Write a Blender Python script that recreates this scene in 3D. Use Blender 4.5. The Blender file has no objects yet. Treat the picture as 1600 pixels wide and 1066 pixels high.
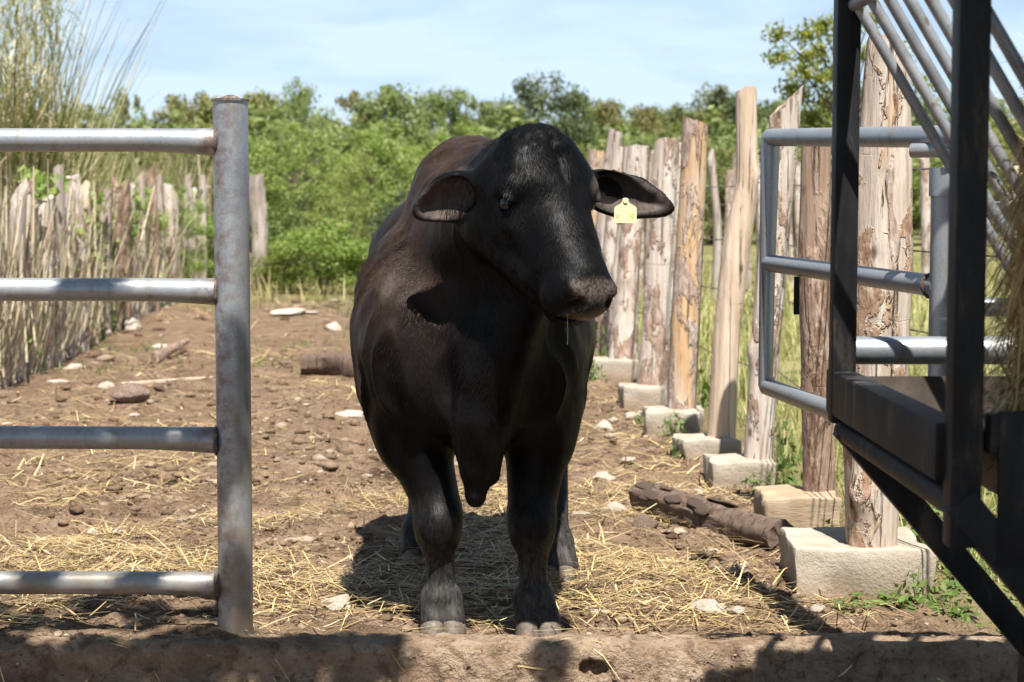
import bpy, bmesh, math, random
import numpy as np
from mathutils import Vector, Matrix

random.seed(7)
RNG = np.random.default_rng(11)
scn = bpy.context.scene
COL = scn.collection

# ---------------------------------------------------------------- camera
FPX = 2700.0                                   # focal length in pixels of a 1600 px wide frame
TILT = math.atan(203.0 / FPX)                  # horizon sits 203 px above the middle
CAM_H = 1.4
cam_d = bpy.data.cameras.new('camera')
cam_d.sensor_width = 36.0
cam_d.lens = FPX / 1600.0 * 36.0
cam_d.clip_start = 0.05
cam_d.clip_end = 3000.0
cam_d.dof.use_dof = True
cam_d.dof.focus_distance = 5.55
cam_d.dof.aperture_fstop = 4.8
cam = bpy.data.objects.new('camera', cam_d)
COL.objects.link(cam)
cam.location = (0, 0, CAM_H)
cam.rotation_euler = (math.pi / 2 - TILT, 0, 0)
scn.camera = cam

# ---------------------------------------------------------------- sky and sun
SUN_EL = math.radians(63.5)
SUN_AZ = math.radians(11.0)                     # to the right of straight behind the camera
TO_SUN = Vector((math.cos(SUN_EL) * math.sin(SUN_AZ), -math.cos(SUN_EL) * math.cos(SUN_AZ), math.sin(SUN_EL)))
world = bpy.data.worlds.new('World')
scn.world = world
world.use_nodes = True
wt = world.node_tree
wt.nodes.clear()
w_out = wt.nodes.new('ShaderNodeOutputWorld')
w_bg = wt.nodes.new('ShaderNodeBackground')
w_sky = wt.nodes.new('ShaderNodeTexSky')
w_sky.sky_type = 'NISHITA'
w_sky.sun_disc = False
w_sky.sun_elevation = SUN_EL
w_sky.sun_rotation = math.atan2(TO_SUN.x, TO_SUN.y)
w_sky.air_density = 0.5
w_sky.dust_density = 0.0
w_sky.ozone_density = 6.0
w_bg.inputs['Strength'].default_value = 0.05
w_tc = wt.nodes.new('ShaderNodeTexCoord')
w_sep = wt.nodes.new('ShaderNodeSeparateXYZ')
wt.links.new(w_tc.outputs['Generated'], w_sep.inputs[0])
w_add = wt.nodes.new('ShaderNodeMath'); w_add.operation = 'ADD'; w_add.inputs[1].default_value = 0.12
wt.links.new(w_sep.outputs['Z'], w_add.inputs[0])
w_abs = wt.nodes.new('ShaderNodeMath'); w_abs.operation = 'MAXIMUM'; w_abs.inputs[1].default_value = 0.05
wt.links.new(w_add.outputs[0], w_abs.inputs[0])
w_dx = wt.nodes.new('ShaderNodeMath'); w_dx.operation = 'DIVIDE'
w_dy = wt.nodes.new('ShaderNodeMath'); w_dy.operation = 'DIVIDE'
wt.links.new(w_sep.outputs['X'], w_dx.inputs[0]); wt.links.new(w_abs.outputs[0], w_dx.inputs[1])
wt.links.new(w_sep.outputs['Y'], w_dy.inputs[0]); wt.links.new(w_abs.outputs[0], w_dy.inputs[1])
w_cmb = wt.nodes.new('ShaderNodeCombineXYZ')
wt.links.new(w_dx.outputs[0], w_cmb.inputs[0]); wt.links.new(w_dy.outputs[0], w_cmb.inputs[1])
w_noise = wt.nodes.new('ShaderNodeTexNoise')
w_noise.inputs['Scale'].default_value = 1.5
w_noise.inputs['Detail'].default_value = 7.0
w_noise.inputs['Roughness'].default_value = 0.55
w_noise.inputs['Distortion'].default_value = 0.3
wt.links.new(w_cmb.outputs[0], w_noise.inputs['Vector'])
w_ramp = wt.nodes.new('ShaderNodeValToRGB')
w_ramp.color_ramp.elements[0].position = 0.36; w_ramp.color_ramp.elements[0].color = (0.62, 0.62, 0.62, 1)
w_ramp.color_ramp.elements[1].position = 0.70; w_ramp.color_ramp.elements[1].color = (1, 1, 1, 1)
wt.links.new(w_noise.outputs['Fac'], w_ramp.inputs[0])
# thin cirrus veil: denser towards the horizon because one looks through more of it
w_z = wt.nodes.new('ShaderNodeMath'); w_z.operation = 'MAXIMUM'; w_z.inputs[1].default_value = 0.0
wt.links.new(w_sep.outputs['Z'], w_z.inputs[0])
w_zz = wt.nodes.new('ShaderNodeMath'); w_zz.operation = 'ADD'; w_zz.inputs[1].default_value = 0.14
wt.links.new(w_z.outputs[0], w_zz.inputs[0])
w_path = wt.nodes.new('ShaderNodeMath'); w_path.operation = 'DIVIDE'; w_path.inputs[0].default_value = 0.27
wt.links.new(w_zz.outputs[0], w_path.inputs[1])
w_veil = wt.nodes.new('ShaderNodeMath'); w_veil.operation = 'MULTIPLY'; w_veil.use_clamp = True
wt.links.new(w_path.outputs[0], w_veil.inputs[0]); wt.links.new(w_ramp.outputs[0], w_veil.inputs[1])
w_mix = wt.nodes.new('ShaderNodeMixRGB')
w_mix.inputs['Color2'].default_value = (6.6, 8.3, 9.9, 1)
wt.links.new(w_veil.outputs[0], w_mix.inputs['Fac'])
wt.links.new(w_sky.outputs[0], w_mix.inputs['Color1'])
wt.links.new(w_mix.outputs[0], w_bg.inputs['Color'])
wt.links.new(w_bg.outputs[0], w_out.inputs['Surface'])

sun_d = bpy.data.lights.new('sun', 'SUN')
sun_d.energy = 5.0
sun_d.angle = math.radians(0.53)
sun_d.color = (1.0, 0.955, 0.88)
sun = bpy.data.objects.new('sun', sun_d)
COL.objects.link(sun)
sun.location = (3, -12, 20)
sun.rotation_euler = (-TO_SUN).to_track_quat('-Z', 'Y').to_euler()

scn.view_settings.view_transform = 'Standard'
scn.view_settings.look = 'None'
scn.view_settings.gamma = 1.0
scn.view_settings.exposure = 1.2
scn.view_settings.use_curve_mapping = False
scn.cycles.max_bounces = 6
scn.cycles.diffuse_bounces = 3
scn.cycles.glossy_bounces = 3
scn.cycles.transparent_max_bounces = 12
scn.cycles.transmission_bounces = 4
scn.cycles.caustics_reflective = False
scn.cycles.caustics_refractive = False
scn.cycles.use_denoising = True

# ---------------------------------------------------------------- small helpers
def W(px, py, Y):
    """a measured point of the photograph, at the distance Y, in metres"""
    u = (px - 800.0) / FPX; v = (533.0 - py) / FPX
    d = Vector((u, math.cos(TILT) + v * math.sin(TILT), -math.sin(TILT) + v * math.cos(TILT)))
    k = Y / d.y
    return Vector((d.x * k, Y, CAM_H + d.z * k))

def on_ground(px, py, z=0.0):
    u = (px - 800.0) / FPX; v = (533.0 - py) / FPX
    d = Vector((u, math.cos(TILT) + v * math.sin(TILT), -math.sin(TILT) + v * math.cos(TILT)))
    k = (z - CAM_H) / d.z
    return Vector((d.x * k, d.y * k, z))

def _hash(ix, iy, iz, seed):
    h = (ix.astype(np.int64) * 374761393 + iy.astype(np.int64) * 668265263 + iz.astype(np.int64) * 2147483647 + seed * 974634777) & 0xFFFFFFFF
    h = ((h ^ (h >> 13)) * 1274126177) & 0xFFFFFFFF
    h = (h ^ (h >> 16)) & 0xFFFF
    return h / 65535.0

def vnoise(x, y, z=None, seed=0):
    """value noise, -1..1"""
    x = np.asarray(x, float); y = np.asarray(y, float)
    z = np.zeros_like(x) if z is None else np.asarray(z, float)
    ix = np.floor(x); iy = np.floor(y); iz = np.floor(z)
    fx = x - ix; fy = y - iy; fz = z - iz
    fx = fx * fx * (3 - 2 * fx); fy = fy * fy * (3 - 2 * fy); fz = fz * fz * (3 - 2 * fz)
    r = 0
    for a in (0, 1):
        for b in (0, 1):
            for c in (0, 1):
                r = r + _hash(ix + a, iy + b, iz + c, seed) * (fx if a else 1 - fx) * (fy if b else 1 - fy) * (fz if c else 1 - fz)
    return r * 2 - 1

def fbm(x, y, z=None, seed=0, oct=4, gain=0.5):
    r = 0; a = 1.0; f = 1.0
    for i in range(oct):
        r = r + a * vnoise(np.asarray(x) * f, np.asarray(y) * f, None if z is None else np.asarray(z) * f, seed + i * 17)
        a *= gain; f *= 2.03
    return r

def sstep(a, b, x):
    t = np.clip((np.asarray(x, float) - a) / (b - a), 0, 1)
    return t * t * (3 - 2 * t)

def mesh_np(name, V, F, smooth=True):
    """mesh from an (n,3) array and a list of (m,k) index arrays"""
    me = bpy.data.meshes.new(name)
    V = np.asarray(V, np.float32)
    if not isinstance(F, (list, tuple)): F = [F]
    F = [np.asarray(f, np.int32) for f in F if len(f)]
    nl = sum(f.size for f in F); nf = sum(len(f) for f in F)
    me.vertices.add(len(V)); me.vertices.foreach_set('co', V.ravel())
    me.loops.add(nl); me.polygons.add(nf)
    me.loops.foreach_set('vertex_index', np.concatenate([f.ravel() for f in F]))
    tot = np.concatenate([np.full(len(f), f.shape[1], np.int32) for f in F])
    st = np.concatenate([[0], np.cumsum(tot)[:-1]]).astype(np.int32)
    me.polygons.foreach_set('loop_start', st)
    me.update(calc_edges=True)
    me.validate()
    if smooth:
        me.polygons.foreach_set('use_smooth', np.ones(len(me.polygons), bool))
    return me

def link(name, me, mat=None, parent=None, loc=None):
    o = bpy.data.objects.new(name, me)
    COL.objects.link(o)
    if mat is not None and me is not None and not me.materials: me.materials.append(mat)
    if loc is not None: o.location = loc
    if parent is not None: o.parent = parent
    return o

def empty(name, loc=(0, 0, 0)):
    o = bpy.data.objects.new(name, None); COL.objects.link(o); o.location = loc
    o.empty_display_size = 0.1
    return o

def tag(o, label, cat, group=None, kind=None):
    if label: o['label'] = label
    if cat: o['category'] = cat
    if group: o['group'] = group
    if kind: o['kind'] = kind
    return o

def structure(o):
    o['kind'] = 'structure'; return o

class MB:
    """collects shapes for one mesh"""
    def __init__(self): self.V = []; self.Q = []; self.T = []; self.n = 0
    def add(self, V, Q=None, T=None):
        V = np.asarray(V, float)
        if Q is not None and len(Q): self.Q.append(np.asarray(Q) + self.n)
        if T is not None and len(T): self.T.append(np.asarray(T) + self.n)
        self.V.append(V); self.n += len(V)
    def tube(self, pts, radii, sides=12, cap=True, up=None, flat=None):
        pts = [Vector(p) for p in pts]; n = len(pts)
        if not hasattr(radii, '__len__'): radii = [radii] * n
        ring = []
        prev = None
        for i, p in enumerate(pts):
            t = (pts[min(i + 1, n - 1)] - pts[max(i - 1, 0)]).normalized()
            if prev is None:
                a = Vector(up) if up else (Vector((0, 0, 1)) if abs(t.z) < 0.9 else Vector((1, 0, 0)))
                a = (a - t * a.dot(t)).normalized()
            else:
                a = (prev - t * prev.dot(t)).normalized()
            prev = a; b = t.cross(a)
            for k in range(sides):
                an = 2 * math.pi * k / sides
                ring.append(p + (a * math.cos(an) + b * math.sin(an) * (flat or 1.0)) * radii[i])
        V = [tuple(v) for v in ring]; Q = []; T = []
        for i in range(n - 1):
            for k in range(sides):
                k2 = (k + 1) % sides
                Q.append((i * sides + k, i * sides + k2, (i + 1) * sides + k2, (i + 1) * sides + k))
        if cap:
            c0 = len(V); V.append(tuple(pts[0])); c1 = len(V); V.append(tuple(pts[-1]))
            for k in range(sides):
                k2 = (k + 1) % sides
                T.append((c0, k2, k)); T.append((c1, (n - 1) * sides + k, (n - 1) * sides + k2))
        self.add(V, Q, T); return self
    def box(self, c, s, rot=None):
        V = []
        for x in (-.5, .5):
            for y in (-.5, .5):
                for z in (-.5, .5):
                    v = Vector((x * s[0], y * s[1], z * s[2]))
                    if rot is not None: v = rot @ v
                    V.append(tuple(v + Vector(c)))
        Q = [(0, 1, 3, 2), (4, 6, 7, 5), (0, 4, 5, 1), (2, 3, 7, 6), (0, 2, 6, 4), (1, 5, 7, 3)]
        self.add(V, Q); return self
    def beam(self, a, b, w, h, up=(0, 0, 1)):
        a = Vector(a); b = Vector(b); t = (b - a); L = t.length; t.normalize()
        u = Vector(up); u = (u - t * u.dot(t)).normalized(); s = t.cross(u)
        R = Matrix((s, t, u)).transposed()
        return self.box((a + b) / 2, (w, L, h), R)
    def mesh(self, name, smooth=True, bevel=None, origin=None):
        V = np.concatenate(self.V)
        if origin is not None: V = V - np.array(origin, float)
        F = []
        if self.Q: F.append(np.concatenate(self.Q))
        if self.T: F.append(np.concatenate(self.T))
        me = mesh_np(name, V, F, smooth)
        if bevel:
            bm = bmesh.new(); bm.from_mesh(me)
            bmesh.ops.bevel(bm, geom=list(bm.edges), offset=bevel, segments=2, affect='EDGES', profile=0.6)
            bm.to_mesh(me); bm.free()
            me.polygons.foreach_set('use_smooth', np.ones(len(me.polygons), bool))
        if smooth or bevel:
            try: me.set_sharp_from_angle(angle=math.radians(42))
            except Exception: pass
        return me
    def build(self, name, mat, parent=None, smooth=True, bevel=None, loc=None):
        return link(name, self.mesh(name, smooth, bevel), mat, parent, loc)

# ---------------------------------------------------------------- node helpers
class NT:
    def __init__(self, name):
        self.m = bpy.data.materials.new(name); self.m.use_nodes = True
        self.t = self.m.node_tree; self.t.nodes.clear()
        self.out = self.new('ShaderNodeOutputMaterial')
    def new(self, k): return self.t.nodes.new(k)
    def put(self, sock, v):
        if v is None: return
        if isinstance(v, bpy.types.NodeSocket): self.t.links.new(v, sock)
        else:
            if hasattr(sock.default_value, '__len__') and hasattr(v, '__len__') and len(v) == 3 and len(sock.default_value) == 4: v = (*v, 1)
            sock.default_value = v
    def coord(self, which='Object', scale=(1, 1, 1), loc=(0, 0, 0)):
        c = self.new('ShaderNodeTexCoord').outputs[which]
        mp = self.new('ShaderNodeMapping'); self.put(mp.inputs['Vector'], c)
        mp.inputs['Scale'].default_value = scale; mp.inputs['Location'].default_value = loc
        return mp.outputs[0]
    def noise(self, vec, scale, detail=4, rough=0.55, dist=0.0):
        n = self.new('ShaderNodeTexNoise'); self.put(n.inputs['Vector'], vec)
        n.inputs['Scale'].default_value = scale; n.inputs['Detail'].default_value = detail
        n.inputs['Roughness'].default_value = rough; n.inputs['Distortion'].default_value = dist
        return n.outputs['Fac']
    def voro(self, vec, scale, feature='F1', rand=1.0):
        n = self.new('ShaderNodeTexVoronoi'); n.feature = feature; self.put(n.inputs['Vector'], vec)
        n.inputs['Scale'].default_value = scale; n.inputs['Randomness'].default_value = rand
        return n.outputs['Distance']
    def ramp(self, f, stops, interp='LINEAR'):
        r = self.new('ShaderNodeValToRGB'); self.put(r.inputs[0], f); cr = r.color_ramp; cr.interpolation = interp
        while len(cr.elements) < len(stops): cr.elements.new(0.5)
        for e, (p, c) in zip(cr.elements, stops):
            e.position = p; e.color = (c, c, c, 1) if not hasattr(c, '__len__') else (*c, 1)
        return r.outputs[0]
    def mix(self, f, a, b, mode='MIX'):
        n = self.new('ShaderNodeMixRGB'); n.blend_type = mode
        self.put(n.inputs['Fac'], f); self.put(n.inputs['Color1'], a); self.put(n.inputs['Color2'], b)
        return n.outputs[0]
    def math(self, op, a, b=0.0, c=None):
        n = self.new('ShaderNodeMath'); n.operation = op
        self.put(n.inputs[0], a); self.put(n.inputs[1], b)
        if c is not None: self.put(n.inputs[2], c)
        return n.outputs[0]
    def attr(self, name):
        n = self.new('ShaderNodeAttribute'); n.attribute_name = name; return n.outputs['Fac']
    def island(self): return self.new('ShaderNodeNewGeometry').outputs['Random Per Island']
    def objrand(self): return self.new('ShaderNodeObjectInfo').outputs['Random']
    def pos(self): return self.new('ShaderNodeNewGeometry').outputs['Position']
    def hsv(self, col, h=0.5, s=1.0, v=1.0):
        n = self.new('ShaderNodeHueSaturation'); self.put(n.inputs['Color'], col)
        self.put(n.inputs['Hue'], h); self.put(n.inputs['Saturation'], s); self.put(n.inputs['Value'], v)
        return n.outputs[0]
    def maprange(self, v, a, b, c, d):
        n = self.new('ShaderNodeMapRange'); self.put(n.inputs[0], v)
        for i, q in enumerate((a, b, c, d)): n.inputs[i + 1].default_value = q
        return n.outputs[0]
    def bump(self, h, strength=0.5, dist=0.01, normal=None):
        n = self.new('ShaderNodeBump'); self.put(n.inputs['Height'], h)
        n.inputs['Strength'].default_value = strength; n.inputs['Distance'].default_value = dist
        if normal is not None: self.put(n.inputs['Normal'], normal)
        return n.outputs[0]
    def bsdf(self, base, rough=0.8, normal=None, metallic=0.0, spec=0.4, **kw):
        b = self.new('ShaderNodeBsdfPrincipled')
        self.put(b.inputs['Base Color'], base); self.put(b.inputs['Roughness'], rough)
        self.put(b.inputs['Metallic'], metallic); self.put(b.inputs['Specular IOR Level'], spec)
        if normal is not None: self.put(b.inputs['Normal'], normal)
        for k, v in kw.items(): self.put(b.inputs[k.replace('_', ' ')], v)
        self.t.links.new(b.outputs[0], self.out.inputs['Surface'])
        return b
    def leafy(self, base, trans=0.35, rough=0.5, spec=0.35, tcol=None):
        b = self.new('ShaderNodeBsdfPrincipled')
        self.put(b.inputs['Base Color'], base); b.inputs['Roughness'].default_value = rough
        b.inputs['Specular IOR Level'].default_value = spec
        t = self.new('ShaderNodeBsdfTranslucent'); self.put(t.inputs['Color'], tcol if tcol is not None else base)
        mx = self.new('ShaderNodeMixShader'); mx.inputs[0].default_value = trans
        self.t.links.new(b.outputs[0], mx.inputs[1]); self.t.links.new(t.outputs[0], mx.inputs[2])
        self.t.links.new(mx.outputs[0], self.out.inputs['Surface'])
# ================================================================ materials
M = {}
def make_materials():
    # bare trampled soil, with scrub soil outside the pen
    n = NT('soil'); p = n.pos()
    big = n.noise(p, 0.9, 5, 0.6); mid = n.noise(p, 5.0, 6, 0.62, 0.4); fine = n.noise(p, 38.0, 6, 0.7)
    c = n.ramp(mid, [(0.30, (0.078, 0.048, 0.030)), (0.44, (0.170, 0.112, 0.071)), (0.58, (0.255, 0.175, 0.115)), (0.78, (0.37, 0.275, 0.195))])
    c2 = n.mix(n.ramp(big, [(0.35, 0.0), (0.7, 0.55)]), c, (0.265, 0.185, 0.123))
    grit = n.voro(p, 70.0)
    c3 = n.mix(n.ramp(fine, [(0.34, 0.9), (0.48, 0.0)]), c2, (0.055, 0.034, 0.022))
    c3 = n.mix(n.ramp(fine, [(0.58, 0.0), (0.76, 0.55)]), c3, (0.40, 0.315, 0.245))
    sx = n.new('ShaderNodeSeparateXYZ'); n.put(sx.inputs[0], p)
    # outside the pen: dry grassy earth
    edge = n.math('ADD', sx.outputs[1], n.math('MULTIPLY', n.noise(p, 0.5, 3), 7.0))
    far = n.ramp(n.maprange(edge, 27.0, 37.0, 0.0, 1.0), [(0.0, 0.0), (1.0, 1.0)])
    rx = n.math('ADD', n.math('ADD', sx.outputs[0], n.math('MULTIPLY', sx.outputs[1], 0.045)), n.math('MULTIPLY', n.noise(p, 1.6, 4), 0.9))
    rgt = n.maprange(rx, 2.15, 2.6, 0.0, 1.0)
    scrub = n.ramp(n.noise(p, 1.3, 5), [(0.3, (0.09, 0.10, 0.035)), (0.5, (0.20, 0.19, 0.075)), (0.7, (0.34, 0.29, 0.15))])
    c4 = n.mix(n.math('MAXIMUM', far, rgt), c3, scrub)
    h = n.math('ADD', n.math('MULTIPLY', mid, 1.0), n.math('ADD', n.math('MULTIPLY', fine, 0.45), n.math('MULTIPLY', grit, 0.25)))
    n.bsdf(c4, 0.95, n.bump(h, 1.0, 0.06), spec=0.08); M['soil'] = n.m
    # clods and manure
    n = NT('clod'); p = n.coord('Object'); r = n.island()
    c = n.ramp(r, [(0.0, (0.07, 0.044, 0.028)), (0.5, (0.165, 0.11, 0.072)), (0.88, (0.26, 0.185, 0.125)), (1.0, (0.42, 0.35, 0.28))])
    n.bsdf(n.mix(n.ramp(n.noise(p, 60, 4), [(0.35, 0.5), (0.6, 0.0)]), c, (0.14, 0.095, 0.065)), 0.95, n.bump(n.noise(p, 90, 4), 0.6, 0.01), spec=0.1); M['clod'] = n.m
    # limestone
    n = NT('limestone'); p = n.coord('Object'); r = n.objrand()
    c = n.ramp(n.noise(p, 9, 6, 0.6), [(0.3, (0.36, 0.28, 0.21)), (0.5, (0.58, 0.51, 0.43)), (0.7, (0.74, 0.69, 0.61))])
    c = n.mix(n.ramp(n.noise(p, 28, 4), [(0.30, 0.6), (0.48, 0.0)]), c, (0.26, 0.19, 0.14))
    c = n.mix(n.maprange(r, 0, 1, 0.0, 0.5), c, (0.40, 0.31, 0.235))
    n.bsdf(c, 0.9, n.bump(n.noise(p, 40, 5), 0.7, 0.02), spec=0.2); M['stone'] = n.m
    n = NT('brown_rock'); p = n.coord('Object')
    c = n.ramp(n.noise(p, 10, 6, 0.65), [(0.3, (0.13, 0.09, 0.07)), (0.55, (0.27, 0.2, 0.155)), (0.75, (0.38, 0.3, 0.24))])
    n.bsdf(c, 0.95, n.bump(n.noise(p, 45, 5), 0.8, 0.02), spec=0.15); M['rock_brown'] = n.m
    # curb: old soiled concrete
    n = NT('curb_concrete'); p = n.pos()
    a = n.noise(p, 4.0, 6, 0.65, 0.3); f = n.noise(p, 34, 6, 0.7); v = n.voro(p, 26)
    c = n.ramp(a, [(0.28, (0.17, 0.115, 0.075)), (0.45, (0.27, 0.19, 0.128)), (0.6, (0.345, 0.255, 0.178)), (0.8, (0.45, 0.355, 0.265))])
    m2 = n.noise(p, 15, 5, 0.62, 0.5)
    c = n.mix(n.ramp(m2, [(0.34, 0.85), (0.47, 0.0)]), c, (0.14, 0.092, 0.058))
    c = n.mix(n.ramp(m2, [(0.54, 0.0), (0.68, 0.7)]), c, (0.42, 0.33, 0.245))
    c = n.mix(n.ramp(f, [(0.3, 0.9), (0.46, 0.0)]), c, (0.085, 0.055, 0.036))
    c = n.mix(n.ramp(f, [(0.58, 0.0), (0.75, 0.5)]), c, (0.46, 0.38, 0.30))
    pits = n.ramp(v, [(0.03, 0.0), (0.22, 1.0)])
    h = n.math('ADD', n.math('ADD', n.math('MULTIPLY', f, 0.8), n.math('MULTIPLY', m2, 1.0)), n.math('ADD', n.math('MULTIPLY', a, 0.8), n.math('MULTIPLY', pits, 0.3)))
    n.bsdf(c, 0.93, n.bump(h, 1.0, 0.035), spec=0.12); M['curb'] = n.m
    # whitish footing concrete
    n = NT('footing_concrete'); p = n.coord('Object'); r = n.objrand()
    a = n.noise(p, 7.0, 5, 0.6); f = n.noise(p, 50, 5, 0.7)
    c = n.ramp(a, [(0.3, (0.27, 0.225, 0.175)), (0.55, (0.39, 0.345, 0.285)), (0.75, (0.50, 0.455, 0.39))])
    c = n.mix(n.ramp(f, [(0.28, 0.7), (0.44, 0.0)]), c, (0.30, 0.24, 0.18))
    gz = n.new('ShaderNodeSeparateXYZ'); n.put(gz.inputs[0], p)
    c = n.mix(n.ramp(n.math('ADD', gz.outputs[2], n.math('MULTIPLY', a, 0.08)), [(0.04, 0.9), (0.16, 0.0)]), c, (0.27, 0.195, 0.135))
    c = n.mix(n.ramp(n.noise(p, 3.5, 5, 0.65), [(0.45, 0.0), (0.62, 0.6)]), c, (0.30, 0.24, 0.18))
    pores = n.ramp(n.voro(p, 60), [(0.04, 0.0), (0.16, 1.0)])
    n.bsdf(n.mix(n.math('SUBTRACT', 1.0, pores), c, (0.25, 0.2, 0.16)), 0.9, n.bump(n.math('ADD', f, n.math('MULTIPLY', pores, 0.4)), 0.6, 0.012), spec=0.2); M['footing'] = n.m
    n = NT('footing_tan'); p = n.coord('Object')
    a = n.noise(p, 7.0, 5, 0.6); f = n.noise(n.coord('Object', (1, 1, 6)), 20, 5, 0.7)
    c = n.ramp(a, [(0.3, (0.27, 0.19, 0.125)), (0.55, (0.36, 0.27, 0.185)), (0.75, (0.45, 0.355, 0.255))])
    c = n.mix(n.ramp(f, [(0.32, 0.5), (0.46, 0.0)]), c, (0.26, 0.17, 0.10))
    n.bsdf(c, 0.9, n.bump(f, 0.5, 0.01), spec=0.2); M['footing_tan'] = n.m
    # galvanised pipe, dusty and rust stained
    n = NT('galvanised'); p = n.pos()
    sp = n.voro(p, 120.0); a = n.noise(p, 5.0, 5, 0.6); st = n.noise(n.coord('Object', (5, 5, 0.9)), 5.0, 5, 0.65)
    c = n.ramp(sp, [(0.0, (0.25, 0.275, 0.305)), (0.6, (0.315, 0.34, 0.37))])
    c = n.mix(n.ramp(a, [(0.42, 0.0), (0.68, 0.5)]), c, (0.38, 0.375, 0.355))
    dirt = n.ramp(st, [(0.54, 0.0), (0.70, 0.7)])
    c = n.mix(dirt, c, (0.19, 0.155, 0.11))
    sx = n.new('ShaderNodeSeparateXYZ'); n.put(sx.inputs[0], p)
    low = n.math('MULTIPLY', n.maprange(sx.outputs[2], 0.05, 0.95, 1.0, 0.0), n.ramp(n.noise(p, 9, 5, 0.6), [(0.32, 0.0), (0.62, 0.95)]))
    c = n.mix(low, c, (0.20, 0.16, 0.112))
    rm = n.math('MULTIPLY', n.maprange(n.math('ABSOLUTE', n.math('ADD', sx.outputs[0], 0.955)), 0.02, 0.12, 1.0, 0.0), n.ramp(n.noise(p, 24, 5, 0.65), [(0.42, 0.0), (0.62, 0.8)]))
    c = n.mix(rm, c, (0.16, 0.10, 0.07))
    met = n.math('SUBTRACT', 0.6, n.math('MULTIPLY', n.math('MAXIMUM', dirt, low), 0.4))
    rg = n.ramp(a, [(0.3, 0.34), (0.7, 0.52)])
    n.bsdf(c, rg, n.bump(n.noise(p, 60, 5), 0.12, 0.004), metallic=met, spec=0.5); M['galv'] = n.m
    n = NT('weld_rust'); p = n.pos()
    c = n.ramp(n.noise(p, 70, 5, 0.7), [(0.35, (0.06, 0.04, 0.032)), (0.55, (0.13, 0.10, 0.085)), (0.75, (0.26, 0.235, 0.22))])
    n.bsdf(c, 0.8, n.bump(n.noise(p, 120, 3), 0.8, 0.004), spec=0.3); M['weld'] = n.m
    # dark painted feeder steel
    n = NT('dark_steel'); p = n.pos(); a = n.noise(n.coord('Object', (4, 4, 1)), 4.0, 6, 0.65)
    c = n.ramp(a, [(0.38, (0.006, 0.0063, 0.0075)), (0.56, (0.014, 0.0142, 0.016)), (0.66, (0.06, 0.047, 0.036))])
    n.bsdf(c, 0.55, n.bump(n.noise(p, 80, 4), 0.15, 0.003), metallic=0.0, spec=0.25); M['dark_steel'] = n.m
    n = NT('feeder_bar_steel'); p = n.pos(); a = n.noise(p, 7.0, 6, 0.65)
    c = n.ramp(a, [(0.35, (0.15, 0.162, 0.18)), (0.55, (0.25, 0.268, 0.29)), (0.72, (0.37, 0.37, 0.37))])
    c = n.mix(n.ramp(n.noise(p, 25, 4), [(0.62, 0.0), (0.7, 0.8)]), c, (0.13, 0.08, 0.05))
    n.bsdf(c, 0.42, n.bump(n.noise(p, 80, 4), 0.15, 0.003), metallic=0.3, spec=0.5); M['bar_steel'] = n.m
    n = NT('trough_sheet'); p = n.pos(); a = n.noise(p, 6.0, 6, 0.65)
    c = n.ramp(a, [(0.35, (0.05, 0.038, 0.03)), (0.55, (0.10, 0.08, 0.066)), (0.72, (0.18, 0.15, 0.125))])
    n.bsdf(c, 0.7, n.bump(a, 0.2, 0.01), metallic=0.2, spec=0.3); M['trough'] = n.m
    n = NT('roof_sheet'); n.bsdf((0.30, 0.30, 0.31), 0.5, metallic=0.5); M['roof_sheet'] = n.m
    # timber
    def wood(name, cols, crack, bark=None, barkpos=(0.5, 0.58), bz=0.9):
        n = NT(name); r = n.objrand()
        off = n.new('ShaderNodeCombineXYZ')
        n.put(off.inputs[0], n.math('MULTIPLY', r, 37.0)); n.put(off.inputs[1], n.math('MULTIPLY', r, 11.0)); n.put(off.inputs[2], n.math('MULTIPLY', r, 5.0))
        def sh(scale):
            ad = n.new('ShaderNodeVectorMath'); ad.operation = 'ADD'
            n.put(ad.inputs[0], n.coord('Object', scale)); n.put(ad.inputs[1], off.outputs[0]); return ad.outputs[0]
        gr = n.noise(sh((14, 14, 1.1)), 2.2, 7, 0.65, 0.25)
        pa = n.noise(sh((3, 3, 1.2)), 1.8, 4, 0.6)
        c = n.ramp(gr, [(0.28, cols[0]), (0.47, cols[1]), (0.70, cols[2])])
        c = n.mix(n.ramp(pa, [(0.42, 0.0), (0.62, 0.75)]), c, cols[3])
        ck = n.ramp(n.noise(sh((26, 26, 1.0)), 1.4, 6, 0.6, 0.5), [(0.33, 1.0), (0.40, 0.0)])
        ring = n.ramp(n.noise(sh((1.2, 1.2, 16)), 1.5, 4, 0.6, 1.2), [(0.66, 0.0), (0.72, 0.6)])
        c = n.mix(n.math('MULTIPLY', ck, crack), c, (0.07, 0.045, 0.032))
        h = n.math('SUBTRACT', gr, n.math('MULTIPLY', ck, 0.9))
        if bark:
            bm_ = n.ramp(n.noise(sh((5, 5, bz)), 1.7, 5, 0.6, 0.6), [(barkpos[0], 0.0), (barkpos[1], 1.0)])
            fl = n.noise(sh((9, 9, 4)), 3.0, 6, 0.7)
            bc = n.ramp(fl, [(0.3, bark[0]), (0.5, bark[1]), (0.68, bark[2])])
            c = n.mix(bm_, c, bc); h = n.math('ADD', h, n.math('MULTIPLY', bm_, n.math('ADD', fl, 0.6)))
        c = n.mix(n.math('MULTIPLY', ring, 0.6), c, (0.16, 0.10, 0.075))
        knots = n.ramp(n.voro(sh((7, 7, 3.5)), 1.0), [(0.05, 0.85), (0.13, 0.0)])
        c = n.mix(knots, c, (0.08, 0.045, 0.03))
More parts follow.
